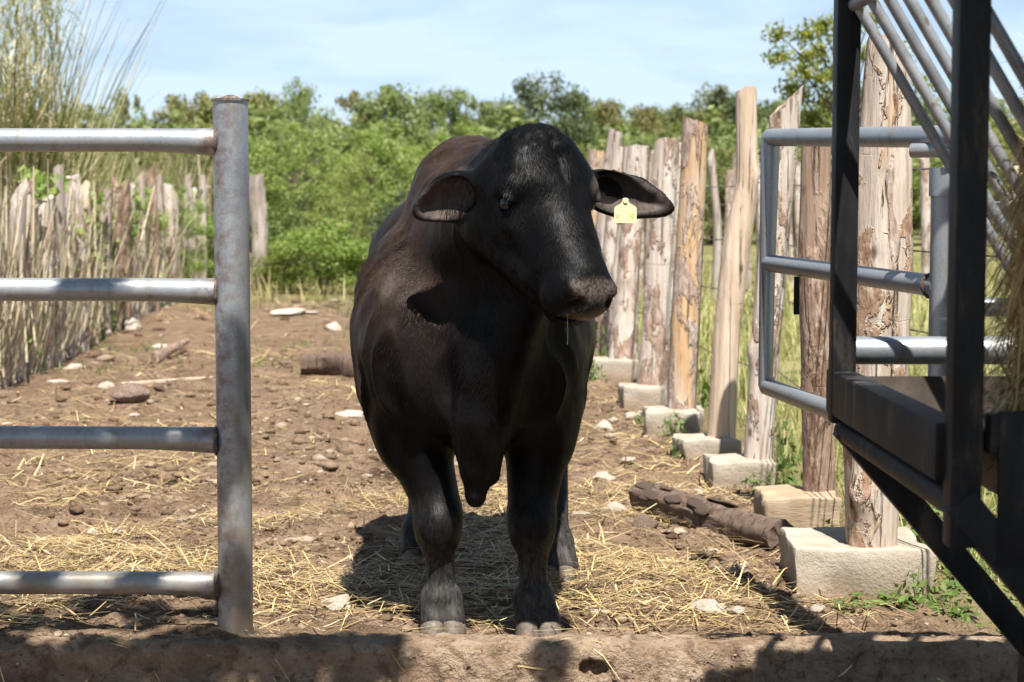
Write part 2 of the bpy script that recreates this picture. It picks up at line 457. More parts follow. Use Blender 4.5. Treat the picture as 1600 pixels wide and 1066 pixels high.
        n.bsdf(c, 0.85, n.bump(n.math('SUBTRACT', h, n.math('MULTIPLY', ring, 0.3)), 0.75, 0.018), spec=0.2); return n.m
    M['wood_pale'] = wood('weathered_wood', [(0.32, 0.25, 0.205), (0.52, 0.45, 0.395), (0.66, 0.60, 0.545), (0.45, 0.36, 0.29)], 0.8,
                          bark=[(0.19, 0.115, 0.082), (0.33, 0.225, 0.17), (0.52, 0.43, 0.365)], barkpos=(0.52, 0.56), bz=2.0)
    M['wood_peel'] = wood('peeled_orange_wood', [(0.30, 0.16, 0.08), (0.48, 0.30, 0.16), (0.60, 0.44, 0.28), (0.50, 0.40, 0.31)], 0.8,
                          bark=[(0.20, 0.12, 0.09), (0.36, 0.27, 0.22), (0.58, 0.50, 0.44)], barkpos=(0.49, 0.53), bz=1.5)
    M['wood_bark'] = wood('flaking_bark_wood', [(0.28, 0.205, 0.155), (0.46, 0.375, 0.305), (0.62, 0.55, 0.475), (0.45, 0.36, 0.285)], 1.0,
                          bark=[(0.20, 0.115, 0.075), (0.36, 0.23, 0.155), (0.56, 0.46, 0.38)], barkpos=(0.53, 0.56), bz=2.6)
    M['wood_red'] = wood('reddish_bark_wood', [(0.19, 0.12, 0.085), (0.32, 0.225, 0.165), (0.46, 0.365, 0.29), (0.25, 0.165, 0.115)], 1.0,
                         bark=[(0.12, 0.068, 0.045), (0.24, 0.15, 0.105), (0.50, 0.41, 0.33)], barkpos=(0.48, 0.56))
    M['wood_smooth'] = wood('smooth_tan_wood', [(0.36, 0.26, 0.18), (0.52, 0.41, 0.31), (0.62, 0.53, 0.44), (0.46, 0.34, 0.24)], 0.55)
    M['wood_grey'] = wood('grey_stake_wood', [(0.22, 0.175, 0.15), (0.38, 0.325, 0.285), (0.54, 0.485, 0.44), (0.33, 0.26, 0.21)], 0.9)
    M['log'] = wood('rotting_log_wood', [(0.045, 0.03, 0.022), (0.105, 0.072, 0.054), (0.19, 0.138, 0.108), (0.13, 0.092, 0.07)], 0.9)
    n = NT('twig'); n.bsdf(n.ramp(n.objrand(), [(0, (0.22, 0.17, 0.13)), (1, (0.42, 0.34, 0.26))]), 0.9); M['twig'] = n.m
    n = NT('trunk_bark'); p = n.coord('Object'); n.bsdf(n.ramp(n.noise(p, 6, 5), [(0.3, (0.05, 0.038, 0.03)), (0.7, (0.17, 0.135, 0.11))]), 0.9, n.bump(n.noise(p, 18, 4), 0.6, 0.02)); M['trunk'] = n.m
    # foliage: per-leaf and per-plant variation
    def leaf(name, cols, trans=0.35, rough=0.5, dry=None, dryamt=0.0):
        n = NT(name); r = n.island()
        c = n.ramp(r, [(0.0, cols[0]), (0.5, cols[1]), (1.0, cols[2])])
        c = n.hsv(c, n.maprange(n.objrand(), 0, 1, 0.48, 0.52), 1.0, n.maprange(n.objrand(), 0, 1, 0.82, 1.18))
        if dry is not None:
            c = n.mix(n.ramp(n.math('FRACT', n.math('MULTIPLY', r, 17.3)), [(1 - dryamt - 0.001, 0.0), (1 - dryamt, 1.0)], 'CONSTANT'), c, dry)
        n.leafy(c, trans, rough, tcol=n.mix(0.5, c, (0.26, 0.31, 0.06))); M[name] = n.m
    leaf('leaf_bush', [(0.14, 0.175, 0.040), (0.225, 0.27, 0.062), (0.32, 0.355, 0.105)], 0.45, dry=(0.30, 0.23, 0.14), dryamt=0.07)
    leaf('leaf_bright', [(0.13, 0.19, 0.034), (0.20, 0.275, 0.052), (0.29, 0.35, 0.085)], 0.45, dry=(0.33, 0.30, 0.14), dryamt=0.06)
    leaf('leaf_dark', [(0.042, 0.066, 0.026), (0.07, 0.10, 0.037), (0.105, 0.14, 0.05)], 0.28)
    leaf('leaf_tree', [(0.115, 0.14, 0.044), (0.175, 0.205, 0.064), (0.245, 0.27, 0.095)], 0.38)
    leaf('leaf_olive', [(0.145, 0.145, 0.05), (0.215, 0.21, 0.072), (0.30, 0.28, 0.10)], 0.4)
    leaf('leaf_yellow', [(0.10, 0.14, 0.022), (0.17, 0.20, 0.026), (0.30, 0.27, 0.03)], 0.4)
    leaf('leaf_weed', [(0.07, 0.12, 0.026), (0.115, 0.185, 0.042), (0.185, 0.24, 0.068)], 0.35)
    leaf('cane', [(0.32, 0.275, 0.14), (0.48, 0.405, 0.24), (0.60, 0.51, 0.34)], 0.35, dry=(0.15, 0.19, 0.05), dryamt=0.3)
    leaf('field_grass', [(0.16, 0.17, 0.05), (0.31, 0.28, 0.11), (0.48, 0.40, 0.21)], 0.3)
    leaf('drytwig', [(0.20, 0.155, 0.105), (0.36, 0.29, 0.205), (0.54, 0.45, 0.33)], 0.0, 0.8)
    n = NT('straw'); r = n.island()
    c = n.ramp(r, [(0.0, (0.13, 0.085, 0.045)), (0.25, (0.30, 0.205, 0.092)), (0.6, (0.52, 0.375, 0.16)), (0.85, (0.68, 0.52, 0.245)), (1.0, (0.74, 0.63, 0.37))])
    n.leafy(c, 0.12, 0.5, 0.4, tcol=c); M['straw'] = n.m
    n = NT('old_hay'); r = n.island()
    c = n.ramp(r, [(0.0, (0.16, 0.10, 0.042)), (0.45, (0.42, 0.285, 0.115)), (1.0, (0.70, 0.52, 0.24))])
    n.leafy(c, 0.12, 0.6, 0.3, tcol=c); M['hay'] = n.m
    n = NT('wire'); n.bsdf((0.13, 0.115, 0.105), 0.6, metallic=0.5); M['wire'] = n.m
    # the bull
    n = NT('bull_hide'); p = n.pos()
    br = n.attr('brown'); nose = n.attr('nose'); dust = n.attr('dust'); ear = n.attr('earin')
    blot = n.noise(p, 6.5, 5, 0.6); hairv = n.new('ShaderNodeVectorMath'); hairv.operation = 'MULTIPLY'
    n.put(hairv.inputs[0], p); hairv.inputs[1].default_value = (1.0, 0.55, 0.3)
    hair = n.noise(hairv.outputs[0], 170, 4, 0.7, 0.7); hair2 = n.noise(hairv.outputs[0], 60, 4, 0.6, 1.2)
    c = n.mix(blot, (0.0017, 0.0017, 0.0020), (0.0044, 0.0042, 0.0044))
    c = n.mix(n.math('MULTIPLY', n.math('MULTIPLY', br, n.ramp(blot, [(0.25, 0.35), (0.65, 1.0)])), n.ramp(hair, [(0.3, 0.5), (0.7, 1.0)])), c, (0.062, 0.039, 0.028))
    c = n.mix(n.math('MULTIPLY', dust, n.ramp(hair2, [(0.35, 0.15), (0.7, 0.85)])), c, (0.075, 0.068, 0.062))
    c = n.mix(n.math('MULTIPLY', ear, n.ramp(hair2, [(0.3, 0.45), (0.7, 1.0)])), c, (0.085, 0.066, 0.057))
    c = n.mix(nose, c, n.mix(n.ramp(n.noise(p, 120, 3), [(0.35, 0.0), (0.65, 1.0)]), (0.022, 0.017, 0.015), (0.085, 0.066, 0.057)))
    rg = n.math('SUBTRACT', n.ramp(n.math('ADD', n.math('MULTIPLY', hair2, 0.5), n.math('MULTIPLY', blot, 0.5)), [(0.3, 0.36), (0.7, 0.55)]), n.math('MULTIPLY', nose, 0.10))
    pore = n.math('MULTIPLY', n.voro(p, 190), nose)
    hh = n.math('ADD', n.math('MULTIPLY', hair, 0.5), n.math('ADD', n.math('MULTIPLY', hair2, 0.55), n.math('MULTIPLY', pore, 0.15)))
    n.bsdf(c, rg, n.bump(hh, 0.5, 0.005), spec=0.10, Sheen_Weight=0.0, Sheen_Roughness=0.4, Sheen_Tint=(0.85, 0.8, 0.78)); M['hide'] = n.m
    n = NT('bull_hair'); n.bsdf((0.005, 0.0048, 0.005), 0.6, spec=0.08); M['hair'] = n.m
    n = NT('bull_fur'); r = n.island(); br = n.attr('brown')
    c = n.mix(r, (0.0012, 0.0012, 0.0014), (0.0055, 0.0053, 0.0056))
    c = n.mix(br, c, n.mix(r, (0.022, 0.0135, 0.0095), (0.085, 0.054, 0.040)))
    n.bsdf(c, 0.45, spec=0.11); M['fur'] = n.m
    n = NT('hoof_horn'); p = n.pos()
    c = n.ramp(n.noise(p, 45, 5, 0.6), [(0.3, (0.07, 0.054, 0.043)), (0.6, (0.135, 0.108, 0.088)), (0.8, (0.21, 0.175, 0.148))])
    n.bsdf(c, 0.75, n.bump(n.noise(p, 80, 4), 0.4, 0.004), spec=0.3); M['hoof'] = n.m
    n = NT('bull_eye'); n.bsdf((0.003, 0.0025, 0.0025), 0.07, spec=0.6); M['eye'] = n.m
    n = NT('saliva'); n.bsdf((0.8, 0.83, 0.87), 0.08, spec=0.5, Transmission_Weight=0.95); M['saliva'] = n.m
    n = NT('yellow_tag'); p = n.coord('Object'); n.bsdf(n.mix(n.noise(p, 60, 3), (0.60, 0.60, 0.26), (0.64, 0.64, 0.42)), 0.4, spec=0.4); M['tag'] = n.m
    n = NT('tag_ink'); n.bsdf((0.50, 0.49, 0.20), 0.6); M['ink'] = n.m
make_materials()
# ================================================================ the bull: one continuous body grown from a smooth distance field
def build_bull():
    h = 0.008
    lo = np.array([-0.80, 4.98, 0.028]); hi = np.array([0.62, 7.62, 1.76])
    N = np.ceil((hi - lo) / h).astype(int)
    ax = [lo[i] + h * np.arange(N[i]) for i in range(3)]
    D = np.full(tuple(N), 0.25, np.float32)

    def region(bl, bh):
        s = []
        for i in range(3):
            a = int(np.clip(np.floor((bl[i] - lo[i]) / h), 0, N[i])); b = int(np.clip(np.ceil((bh[i] - lo[i]) / h) + 1, 0, N[i]))
            s.append(slice(a, b))
        X, Y, Z = np.meshgrid(ax[0][s[0]], ax[1][s[1]], ax[2][s[2]], indexing='ij', sparse=True)
        return tuple(s), X.astype(np.float32), Y.astype(np.float32), Z.astype(np.float32)

    def smin(a, b, k):
        q = np.maximum(k - np.abs(a - b), 0.0) / k
        return np.minimum(a, b) - q * q * k * 0.25

    def ell_d(X, Y, Z, c, r, R):
        x = X - c[0]; y = Y - c[1]; z = Z - c[2]
        if R is not None:
            x, y, z = (R[0][0] * x + R[0][1] * y + R[0][2] * z, R[1][0] * x + R[1][1] * y + R[1][2] * z, R[2][0] * x + R[2][1] * y + R[2][2] * z)
        k0 = np.sqrt((x / r[0]) ** 2 + (y / r[1]) ** 2 + (z / r[2]) ** 2)
        k1 = np.sqrt((x / r[0] ** 2) ** 2 + (y / r[1] ** 2) ** 2 + (z / r[2] ** 2) ** 2) + 1e-9
        return k0 * (k0 - 1.0) / k1

    def ell(c, r, k=0.05, R=None, sub=False):
        m = max(r) if R is not None else None
        rr = np.array([m] * 3) if R is not None else np.array(r)
        c = np.array(c, float); pad = k + 0.03
        s, X, Y, Z = region(c - rr - pad, c + rr + pad)
        d = ell_d(X, Y, Z, c, r, R)
        D[s] = -smin(-D[s], d, k) if sub else smin(D[s], d, k)

    def cone(a, b, ra, rb, k=0.04, sx=1.0, sub=False):
        """tapered capsule; sx squeezes its cross-section sideways (x)"""
        a = np.array(a, float); b = np.array(b, float); pad = k + 0.03; rm = max(ra, rb)
        bl = np.minimum(a, b) - rm - pad; bh = np.maximum(a, b) + rm + pad
        s, X, Y, Z = region(bl, bh)
        A = a.copy(); B = b.copy(); A[0] /= sx; B[0] /= sx
        ab = B - A; L2 = float(ab @ ab)
        xs = X / sx - A[0]; ys = Y - A[1]; zs = Z - A[2]
        t = np.clip((xs * ab[0] + ys * ab[1] + zs * ab[2]) / L2, 0, 1)
        d = np.sqrt((xs - t * ab[0]) ** 2 + (ys - t * ab[1]) ** 2 + (zs - t * ab[2]) ** 2) - (ra + (rb - ra) * t)
        d = d * min(1.0, sx)
        D[s] = -smin(-D[s], d, k) if sub else smin(D[s], d, k)

    # ---- trunk
    ell((-0.13, 6.58, 1.02), (0.415, 0.80, 0.42), 0.07)
    ell((-0.13, 7.05, 1.18), (0.445, 0.38, 0.34), 0.07)
    ell((-0.135, 6.06, 1.00), (0.40, 0.38, 0.42), 0.09)
    ell((-0.155, 6.10, 1.40), (0.165, 0.36, 0.205), 0.10)
    cone((-0.14, 6.3, 1.43), (-0.13, 7.2, 1.43), 0.07, 0.07, 0.12)
    # neck
    cone((0.0, 5.66, 1.38), (-0.125, 6.04, 1.22), 0.185, 0.28, 0.06)
    cone((0.035, 5.62, 1.50), (-0.14, 6.02, 1.46), 0.12, 0.175, 0.09)
    cone((0.04, 5.62, 1.24), (-0.06, 5.90, 1.00), 0.14, 0.20, 0.06)
    # throat, dewlap and brisket
    cone((0.065, 5.53, 1.14), (-0.055, 5.68, 0.86), 0.08, 0.13, 0.08, sx=0.7)
    cone((-0.055, 5.72, 0.94), (-0.105, 5.71, 0.72), 0.15, 0.12, 0.08, sx=0.9)
    cone((-0.105, 5.70, 0.72), (-0.118, 5.69, 0.490), 0.125, 0.050, 0.05, sx=0.76)
    cone((-0.150, 5.665, 0.70), (-0.135, 5.660, 0.57), 0.055, 0.042, 0.025, sx=0.8)
    cone((-0.070, 5.70, 0.70), (-0.066, 5.71, 0.555), 0.075, 0.038, 0.02, sx=0.62)
    ell((-0.125, 5.93, 0.80), (0.25, 0.23, 0.19), 0.07)
    # shoulders
    ell((-0.370, 5.97, 1.00), (0.145, 0.27, 0.27), 0.09)
    ell((0.090, 5.97, 0.97), (0.145, 0.27, 0.28), 0.11)
    ell((-0.33, 5.86, 0.86), (0.13, 0.15, 0.20), 0.12)
    ell((0.06, 5.87, 0.86), (0.125, 0.15, 0.20), 0.11)
    # fore legs
    def foreleg(x0, x1, x2, x3, y):
        cone((x0, y + 0.12, 0.80), (x1, y + 0.05, 0.41), 0.138, 0.078, 0.05)
        ell((x0 + 0.01, y + 0.08, 0.68), (0.09, 0.09, 0.14), 0.06)
        ell((x1, y + 0.02, 0.355), (0.080, 0.078, 0.105), 0.04)
        ell((x1, y - 0.038, 0.355), (0.050, 0.030, 0.058), 0.03)
        cone((x1 + 0.004, y + 0.03, 0.30), (x2, y + 0.035, 0.14), 0.051, 0.046, 0.035)
        cone((x1 + 0.002, y + 0.062, 0.29), (x2, y + 0.075, 0.14), 0.026, 0.024, 0.02)
        ell((x2, y + 0.03, 0.115), (0.062, 0.068, 0.048), 0.035)
        for e in (-1, 1):
            ell((x2 + e * 0.034, y + 0.115, 0.105), (0.026, 0.026, 0.030), 0.02)
            cone((x2 + e * 0.026, y + 0.02, 0.11), (x3 + e * 0.035, y - 0.028, 0.045), 0.043, 0.040, 0.022)
    foreleg(-0.372, -0.247, -0.236, -0.228, 5.80)
    foreleg(0.105, 0.066, 0.072, 0.088, 5.80)
    # hind quarters
    for sx_, hx, hy in ((-1, -0.375, 7.02), (1, 0.165, 6.70)):
        cx = -0.13 + sx_ * 0.215
        oy = hy - 7.02
        ell((cx, 7.06, 0.95), (0.185, 0.31, 0.38), 0.08)
        cone((cx + sx_ * 0.02, 6.97 + oy * 0.3, 0.76), (hx, 7.23 + oy * 0.7, 0.50), 0.155, 0.075, 0.06)
        ell((hx, 7.24 + oy * 0.75, 0.47), (0.058, 0.08, 0.085), 0.04)
        cone((hx, 7.22 + oy * 0.75, 0.44), (hx + 0.004, hy + 0.06, 0.15), 0.058, 0.050, 0.04)
        ell((hx + 0.004, hy + 0.05, 0.125), (0.064, 0.068, 0.055), 0.04)
        for e in (-1, 1):
            ell((hx + e * 0.032, hy + 0.12, 0.10), (0.024, 0.024, 0.028), 0.02)
            cone((hx + e * 0.03, hy + 0.03, 0.11), (hx + 0.01 + e * 0.038, hy - 0.03, 0.045), 0.045, 0.043, 0.025)
    # belly, sheath, tail
    ell((-0.13, 6.6, 0.76), (0.26, 0.55, 0.16), 0.10)
    cone((-0.13, 6.85, 0.60), (-0.13, 6.55, 0.575), 0.05, 0.06, 0.06)
    cone((-0.13, 7.40, 1.32), (-0.13, 7.50, 0.55), 0.045, 0.02, 0.04)

    # ---- head, in its own frame: s to the picture's right, n out of the face, f down the face
    yaw = math.radians(33.0); pit = math.radians(58.0)
    hz = Vector((math.sin(yaw), -math.cos(yaw), 0)); up = Vector((0, 0, 1))
    F = hz * math.cos(pit) - up * math.sin(pit); Nn = hz * math.sin(pit) + up * math.cos(pit); S = Vector((math.cos(yaw), math.sin(yaw), 0))
    P0 = Vector((0.090, 5.46, 1.682))
    R = (tuple(S), tuple(Nn), tuple(F))
    def H(s, n_, f): return tuple(P0 + S * s + Nn * n_ + F * f)
    def hell(s, n_, f, r, k=0.04, sub=False): ell(H(s, n_, f), r, k, R, sub)
    hell(0, -0.155, 0.165, (0.180, 0.155, 0.180), 0.05)          # skull
    hell(0, -0.085, 0.068, (0.125, 0.092, 0.085), 0.06)          # poll
    hell(0, -0.060, 0.175, (0.138, 0.058, 0.125), 0.04)          # forehead
    for e in (-1, 1):
        hell(e * 0.128, -0.074, 0.198, (0.046, 0.042, 0.050), 0.03)    # brow over the eye
        hell(e * 0.120, -0.150, 0.290, (0.040, 0.05, 0.065), 0.05)     # bone under the eye
        cone(H(e * 0.132, -0.148, 0.285), H(e * 0.084, -0.135, 0.450), 0.024, 0.018, 0.03)  # facial crest
        cone(H(e * 0.092, -0.265, 0.20), H(e * 0.062, -0.190, 0.445), 0.098, 0.066, 0.035)  # cheek
        hell(e * 0.104, -0.300, 0.185, (0.075, 0.085, 0.115), 0.035)   # jaw muscle
        cone(H(e * 0.060, -0.110, 0.28), H(e * 0.048, -0.088, 0.50), 0.058, 0.050, 0.04)
        hell(e * 0.064, -0.126, 0.548, (0.050, 0.068, 0.064), 0.03)    # lip pad
        hell(e * 0.030, -0.042, 0.40, (0.030, 0.020, 0.12), 0.03)      # edge of the nose bone
    cone(H(0, -0.095, 0.27), H(0, -0.072, 0.52), 0.092, 0.068, 0.04)   # bridge of the nose
    hell(0, -0.085, 0.555, (0.096, 0.066, 0.070), 0.035)         # muzzle
    hell(0, -0.092, 0.597, (0.076, 0.068, 0.046), 0.02)          # nose pad
    cone(H(0, -0.285, 0.33), H(0, -0.190, 0.545), 0.075, 0.052, 0.05)  # lower jaw
    hell(0, -0.205, 0.562, (0.062, 0.042, 0.048), 0.025)         # chin
    hell(0, -0.174, 0.600, (0.12, 0.007, 0.060), 0.010, True)    # mouth line
    for e in (-1, 1):                                            # nostrils
        hell(e * 0.060, -0.040, 0.580, (0.028, 0.018, 0.026), 0.02)    # wing of the nostril
        cone(H(e * 0.060, -0.042, 0.650), H(e * 0.044, -0.080, 0.572), 0.0225, 0.013, 0.006, sub=True)
        cone(H(e * 0.078, -0.066, 0.645), H(e * 0.056, -0.088, 0.582), 0.0190, 0.011, 0.006, sub=True)
        # eye hollow, then the lids around the ball
        hell(e * 0.172, -0.104, 0.240, (0.024, 0.024, 0.030), 0.012, True)
        hell(e * 0.158, -0.071, 0.226, (0.022, 0.011, 0.036), 0.010)
        hell(e * 0.156, -0.130, 0.250, (0.014, 0.009, 0.032), 0.010)
        hell(e * 0.060, -0.040, 0.150, (0.070, 0.040, 0.095), 0.03)    # frontal bulge
    eyes = [H(e * 0.149, -0.104, 0.240) for e in (-1, 1)]
    # ---- ears: flattened leaf shapes hollowed on the front
    ear_front = []
    ears_info = []
    for side in (-1, 1):
        if side < 0:
            root = Vector(H(-0.13, -0.175, 0.115)); tip = W(650, 334, 5.56); od = Vector((-0.10, -0.90, -0.12))
        else:
            root = Vector(H(0.13, -0.165, 0.110)); tip = W(1045, 326, 5.62); od = Vector((0.05, -0.95, 0.06))
        a = (tip - root); L = a.length; a.normalize()
        o = (od - a * od.dot(a)).normalized(); w = a.cross(o)
        cen = root + a * (L * 0.57)
        RR = (tuple(a), tuple(w), tuple(o))
        wd = 0.076 if side > 0 else 0.078
        cone(tuple(root - a * 0.02), tuple(root + a * 0.07), 0.058, 0.048, 0.03)
        ell(tuple(root + a * (L * 0.46) - o * 0.004), (L * 0.36, wd, 0.040), 0.03, RR)
        ell(tuple(root + a * (L * 0.73) - w * (0.002 if side < 0 else -0.002) - o * 0.002), (L * 0.285, wd * 0.52, 0.022), 0.05, RR)
        ell(tuple(root + a * (L * 0.50) + o * 0.042), (L * 0.335, wd * 0.86, 0.060), 0.012, RR, sub=True)
        ell(tuple(root + a * (L * 0.74) + o * 0.032), (L * 0.250, wd * 0.43, 0.040), 0.012, RR, sub=True)
        ell(tuple(root + a * (L * 0.42) + o * 0.022), (L * 0.20, wd * 0.58, 0.050), 0.02, RR, sub=True)
        ears_info.append((root, tip, a, o, w, L, wd, cen))

    # ---- surface nets
    inside = D < 0
    cs = [inside[i:N[0] - 1 + i, j:N[1] - 1 + j, k:N[2] - 1 + k] for i in (0, 1) for j in (0, 1) for k in (0, 1)]
    anyc = cs[0].copy(); allc = cs[0].copy()
    for c in cs[1:]: anyc |= c; allc &= c
    act = anyc & ~allc
    idx = np.argwhere(act)
    cid = np.full(act.shape, -1, np.int32); cid[act] = np.arange(len(idx))
    P = np.zeros((len(idx), 3)); cnt = np.zeros(len(idx))
    corners = [(i, j, k) for i in (0, 1) for j in (0, 1) for k in (0, 1)]
    for c0 in corners:
        for axx in range(3):
            if c0[axx] == 1: continue
            c1 = list(c0); c1[axx] = 1
            v0 = D[idx[:, 0] + c0[0], idx[:, 1] + c0[1], idx[:, 2] + c0[2]]; v1 = D[idx[:, 0] + c1[0], idx[:, 1] + c1[1], idx[:, 2] + c1[2]]
            mk = (v0 < 0) != (v1 < 0)
            t = np.where(mk, v0 / np.where(mk, v0 - v1, 1), 0)
            p = np.array(c0, float)[None, :] + t[:, None] * (np.array(c1) - np.array(c0))[None, :]
            P += p * mk[:, None]; cnt += mk
    P = (P / cnt[:, None] + idx) * h + lo
    faces = []
    for axx in range(3):
        o1, o2 = [(1, 2), (2, 0), (0, 1)][axx]
        sl0 = [slice(None)] * 3; sl1 = [slice(None)] * 3
        sl0[axx] = slice(0, N[axx] - 1); sl1[axx] = slice(1, N[axx])
        a = inside[tuple(sl0)]; b = inside[tuple(sl1)]
        e = np.argwhere(a != b)
        e = e[(e[:, o1] > 0) & (e[:, o2] > 0) & (e[:, o1] < N[o1] - 1) & (e[:, o2] < N[o2] - 1)]
        s0 = a[e[:, 0], e[:, 1], e[:, 2]]
        def C(d1, d2):
            q = e.copy(); q[:, o1] -= d1; q[:, o2] -= d2
            return cid[q[:, 0], q[:, 1], q[:, 2]]
        q = np.stack([C(1, 1), C(0, 1), C(0, 0), C(1, 0)], 1)
        q[~s0] = q[~s0][:, ::-1]
        faces.append(q)
    Q = np.concatenate(faces); Q = Q[(Q >= 0).all(1)]
    # normals from the field
    gi = np.clip(((P - lo) / h).astype(int), 1, np.array(N) - 2)
    G = np.stack([D[gi[:, 0] + 1, gi[:, 1], gi[:, 2]] - D[gi[:, 0] - 1, gi[:, 1], gi[:, 2]],
                  D[gi[:, 0], gi[:, 1] + 1, gi[:, 2]] - D[gi[:, 0], gi[:, 1] - 1, gi[:, 2]],
                  D[gi[:, 0], gi[:, 1], gi[:, 2] + 1] - D[gi[:, 0], gi[:, 1], gi[:, 2] - 1]], 1)
    G /= np.linalg.norm(G, axis=1)[:, None] + 1e-9
    # relief: loose skin, folds along the neck and shoulder, curls on the poll
    x, y, z = P.T
    neck = sstep(5.52, 5.68, y) * sstep(6.35, 6.0, y) * sstep(0.55, 0.8, z)
    disp = 0.006 * fbm(x * 7, y * 7, z * 5, 3, 3) * sstep(0.3, 0.6, z)
    fold = vnoise(x * 9 + 2.0 * z, y * 17 + 3.0 * z + 0.8 * vnoise(x * 6, y * 6, z * 6, 9), z * 2.5, 5)
    disp += neck * 0.011 * (1 - np.abs(fold) * 2.4).clip(-1, 1)
    head = sstep(5.62, 5.5, y) * sstep(1.02, 1.08, z)
    disp += head * 0.0035 * fbm(x * 18, y * 18, z * 12, 23, 2)
    fd = (P - np.array(P0)) @ np.array(F); sd = (P - np.array(P0)) @ np.array(S); nd = (P - np.array(P0)) @ np.array(Nn)
    curl = head * sstep(0.32, 0.10, fd) * sstep(-0.12, -0.05, nd)
    disp += curl * 0.005 * vnoise(x * 45, y * 45, z * 30, 31)
    disp -= head * 0.007 * np.exp(-(sd / 0.014) ** 2) * sstep(0.0, 0.05, fd) * sstep(0.30, 0.18, fd)
    brisk = sstep(1.0, 0.85, z) * sstep(5.85, 5.7, y) * sstep(0.42, 0.5, z)
    disp += brisk * 0.014 * vnoise(x * 24, y * 10, z * 5, 41)
    knee = np.exp(-((z - 0.265) / 0.018) ** 2) * (y < 6.1)
    disp -= 0.004 * knee * (0.5 + 0.5 * vnoise(x * 30, y * 30, z * 60, 43))
    nosem = sstep(0.570, 0.590, fd + 0.35 * np.maximum(nd + 0.075, 0)) * sstep(-0.165, -0.145, nd) * sstep(0.085, 0.068, np.abs(sd)) * head
    disp *= (1 - 0.8 * nosem)
    P = P + G * disp[:, None]
    me = mesh_np('bull', P, Q)
    def put(name, v):
        a = me.attributes.new(name, 'FLOAT', 'POINT'); a.data.foreach_set('value', np.clip(v, 0, 1).astype(np.float32))
    put('brown', sstep(5.60, 5.85, y) * sstep(0.80, 1.12, z) * sstep(7.2, 6.5, y) * (0.75 + 0.5 * vnoise(x * 4, y * 4, z * 4, 77)) + 0.10 * sstep(0.55, 0.8, z) * sstep(5.5, 5.7, y))
    put('nose', nosem)
    put('dust', sstep(0.40, 0.18, z) * 0.9 + 0.25 * np.exp(-((z - 0.42) / 0.06) ** 2) * (y < 6.2))
    ein = np.zeros(len(P))
    for root, tip, a, o, w, L, wd, cen in ears_info:
        q = P - np.array(cen); ua = (q @ np.array(a)) / (L * 0.40); uw = (q @ np.array(w)) / (wd * 0.85)
        ein = np.maximum(ein, sstep(1.1, 0.75, np.sqrt(ua ** 2 + uw ** 2)) * sstep(0.15, 0.4, G @ np.array(o)) * (ua > -0.9))
    put('earin', ein)
    base = Vector((-0.10, 6.3, 0.0))
    SHIFT = Vector((0, -0.13, 0))
    me.transform(Matrix.Translation(-base))
    bull = link('bull', me, M['hide'], None, base)
    tag(bull, 'big black bull with brownish neck and yellow tag standing between the gates', 'bull')

    # ---- eyes
    for c in eyes:
        m = MB(); c = Vector(c)
        rings, segs, r = 12, 18, 0.0250
        V = [(r * math.sin(math.pi * i / rings) * math.cos(2 * math.pi * k / segs), r * math.sin(math.pi * i / rings) * math.sin(2 * math.pi * k / segs), r * math.cos(math.pi * i / rings)) for i in range(rings + 1) for k in range(segs)]
        Qs = [(i * segs + k, i * segs + (k + 1) % segs, (i + 1) * segs + (k + 1) % segs, (i + 1) * segs + k) for i in range(rings) for k in range(segs)]
        m.add(V, Qs); m.build('eye', M['eye'], bull, loc=c - base)
    # ---- hooves, two claws each
    for (x3, y3) in ((-0.228, 5.80), (0.088, 5.80), (-0.365, 7.02), (0.175, 6.70)):
        m = MB()
        for e in (-1, 1):
            c = Vector((x3 + e * 0.0365, y3 - 0.035, 0.0)); V = []; sg = 16
            prof = [(0.0, 1.02, -0.020), (0.008, 1.03, -0.017), (0.020, 1.0, -0.009), (0.034, 0.96, -0.002), (0.046, 0.88, 0.005), (0.054, 0.60, 0.010)]
            for (zz, s_, sh_) in prof:
                for k in range(sg):
                    an = 2 * math.pi * k / sg
                    ca, sa = math.cos(an), math.sin(an)
                    px_ = 0.0395 * ca * (1.0 - 0.16 * max(0, -sa))
                    py_ = (0.066 if sa < 0 else 0.05) * sa
                    V.append((c.x + px_ * s_ + e * -0.004 * (sa < -0.3), c.y + py_ * s_ + sh_, zz + 0.002))
            Qs = [(i * sg + k, i * sg + (k + 1) % sg, (i + 1) * sg + (k + 1) % sg, (i + 1) * sg + k) for i in range(len(prof) - 1) for k in range(sg)]
            V.append((c.x, c.y, 0.002)); V.append((c.x, c.y, 0.056)); nb = len(prof) * sg
            T = [(nb, (k + 1) % sg, k) for k in range(sg)] + [(nb + 1, (len(prof) - 1) * sg + k, (len(prof) - 1) * sg + (k + 1) % sg) for k in range(sg)]
            m.add(V, Qs, T)
        o = m.build('hoof', M['hoof'], bull); o.location = -base
    # ---- ear tag
    root, tip, a, o, w, L, wd, cen = ears_info[1]
    up_ = Vector((0, 0, 1)); tn = Vector((0.06, -0.98, 0.02)).normalized(); tx = up_.cross(-tn).normalized() * 1.0
    tx = Vector((1, 0.06, 0)).normalized(); tz = tx.cross(tn); tz = -tz if tz.z < 0 else tz
    tc = W(973, 330, 5.435)
    sx_, sz_ = 0.0345, 0.036
    outline = [(-1, -.9), (-.92, -1), (.92, -1), (1, -.9), (1, .25), (.85, .42), (.45, .62), (.28, .80), (.24, 1.05), (.12, 1.12), (-.12, 1.12), (-.24, 1.05), (-.28, .80), (-.45, .62), (-.85, .42), (-1, .25)]
    V = []
    for dn in (0.0015, -0.0015):
        for (u, v) in outline: V.append(tuple(tc + tx * u * sx_ + tz * v * sz_ + tn * dn))
    nO = len(outline)
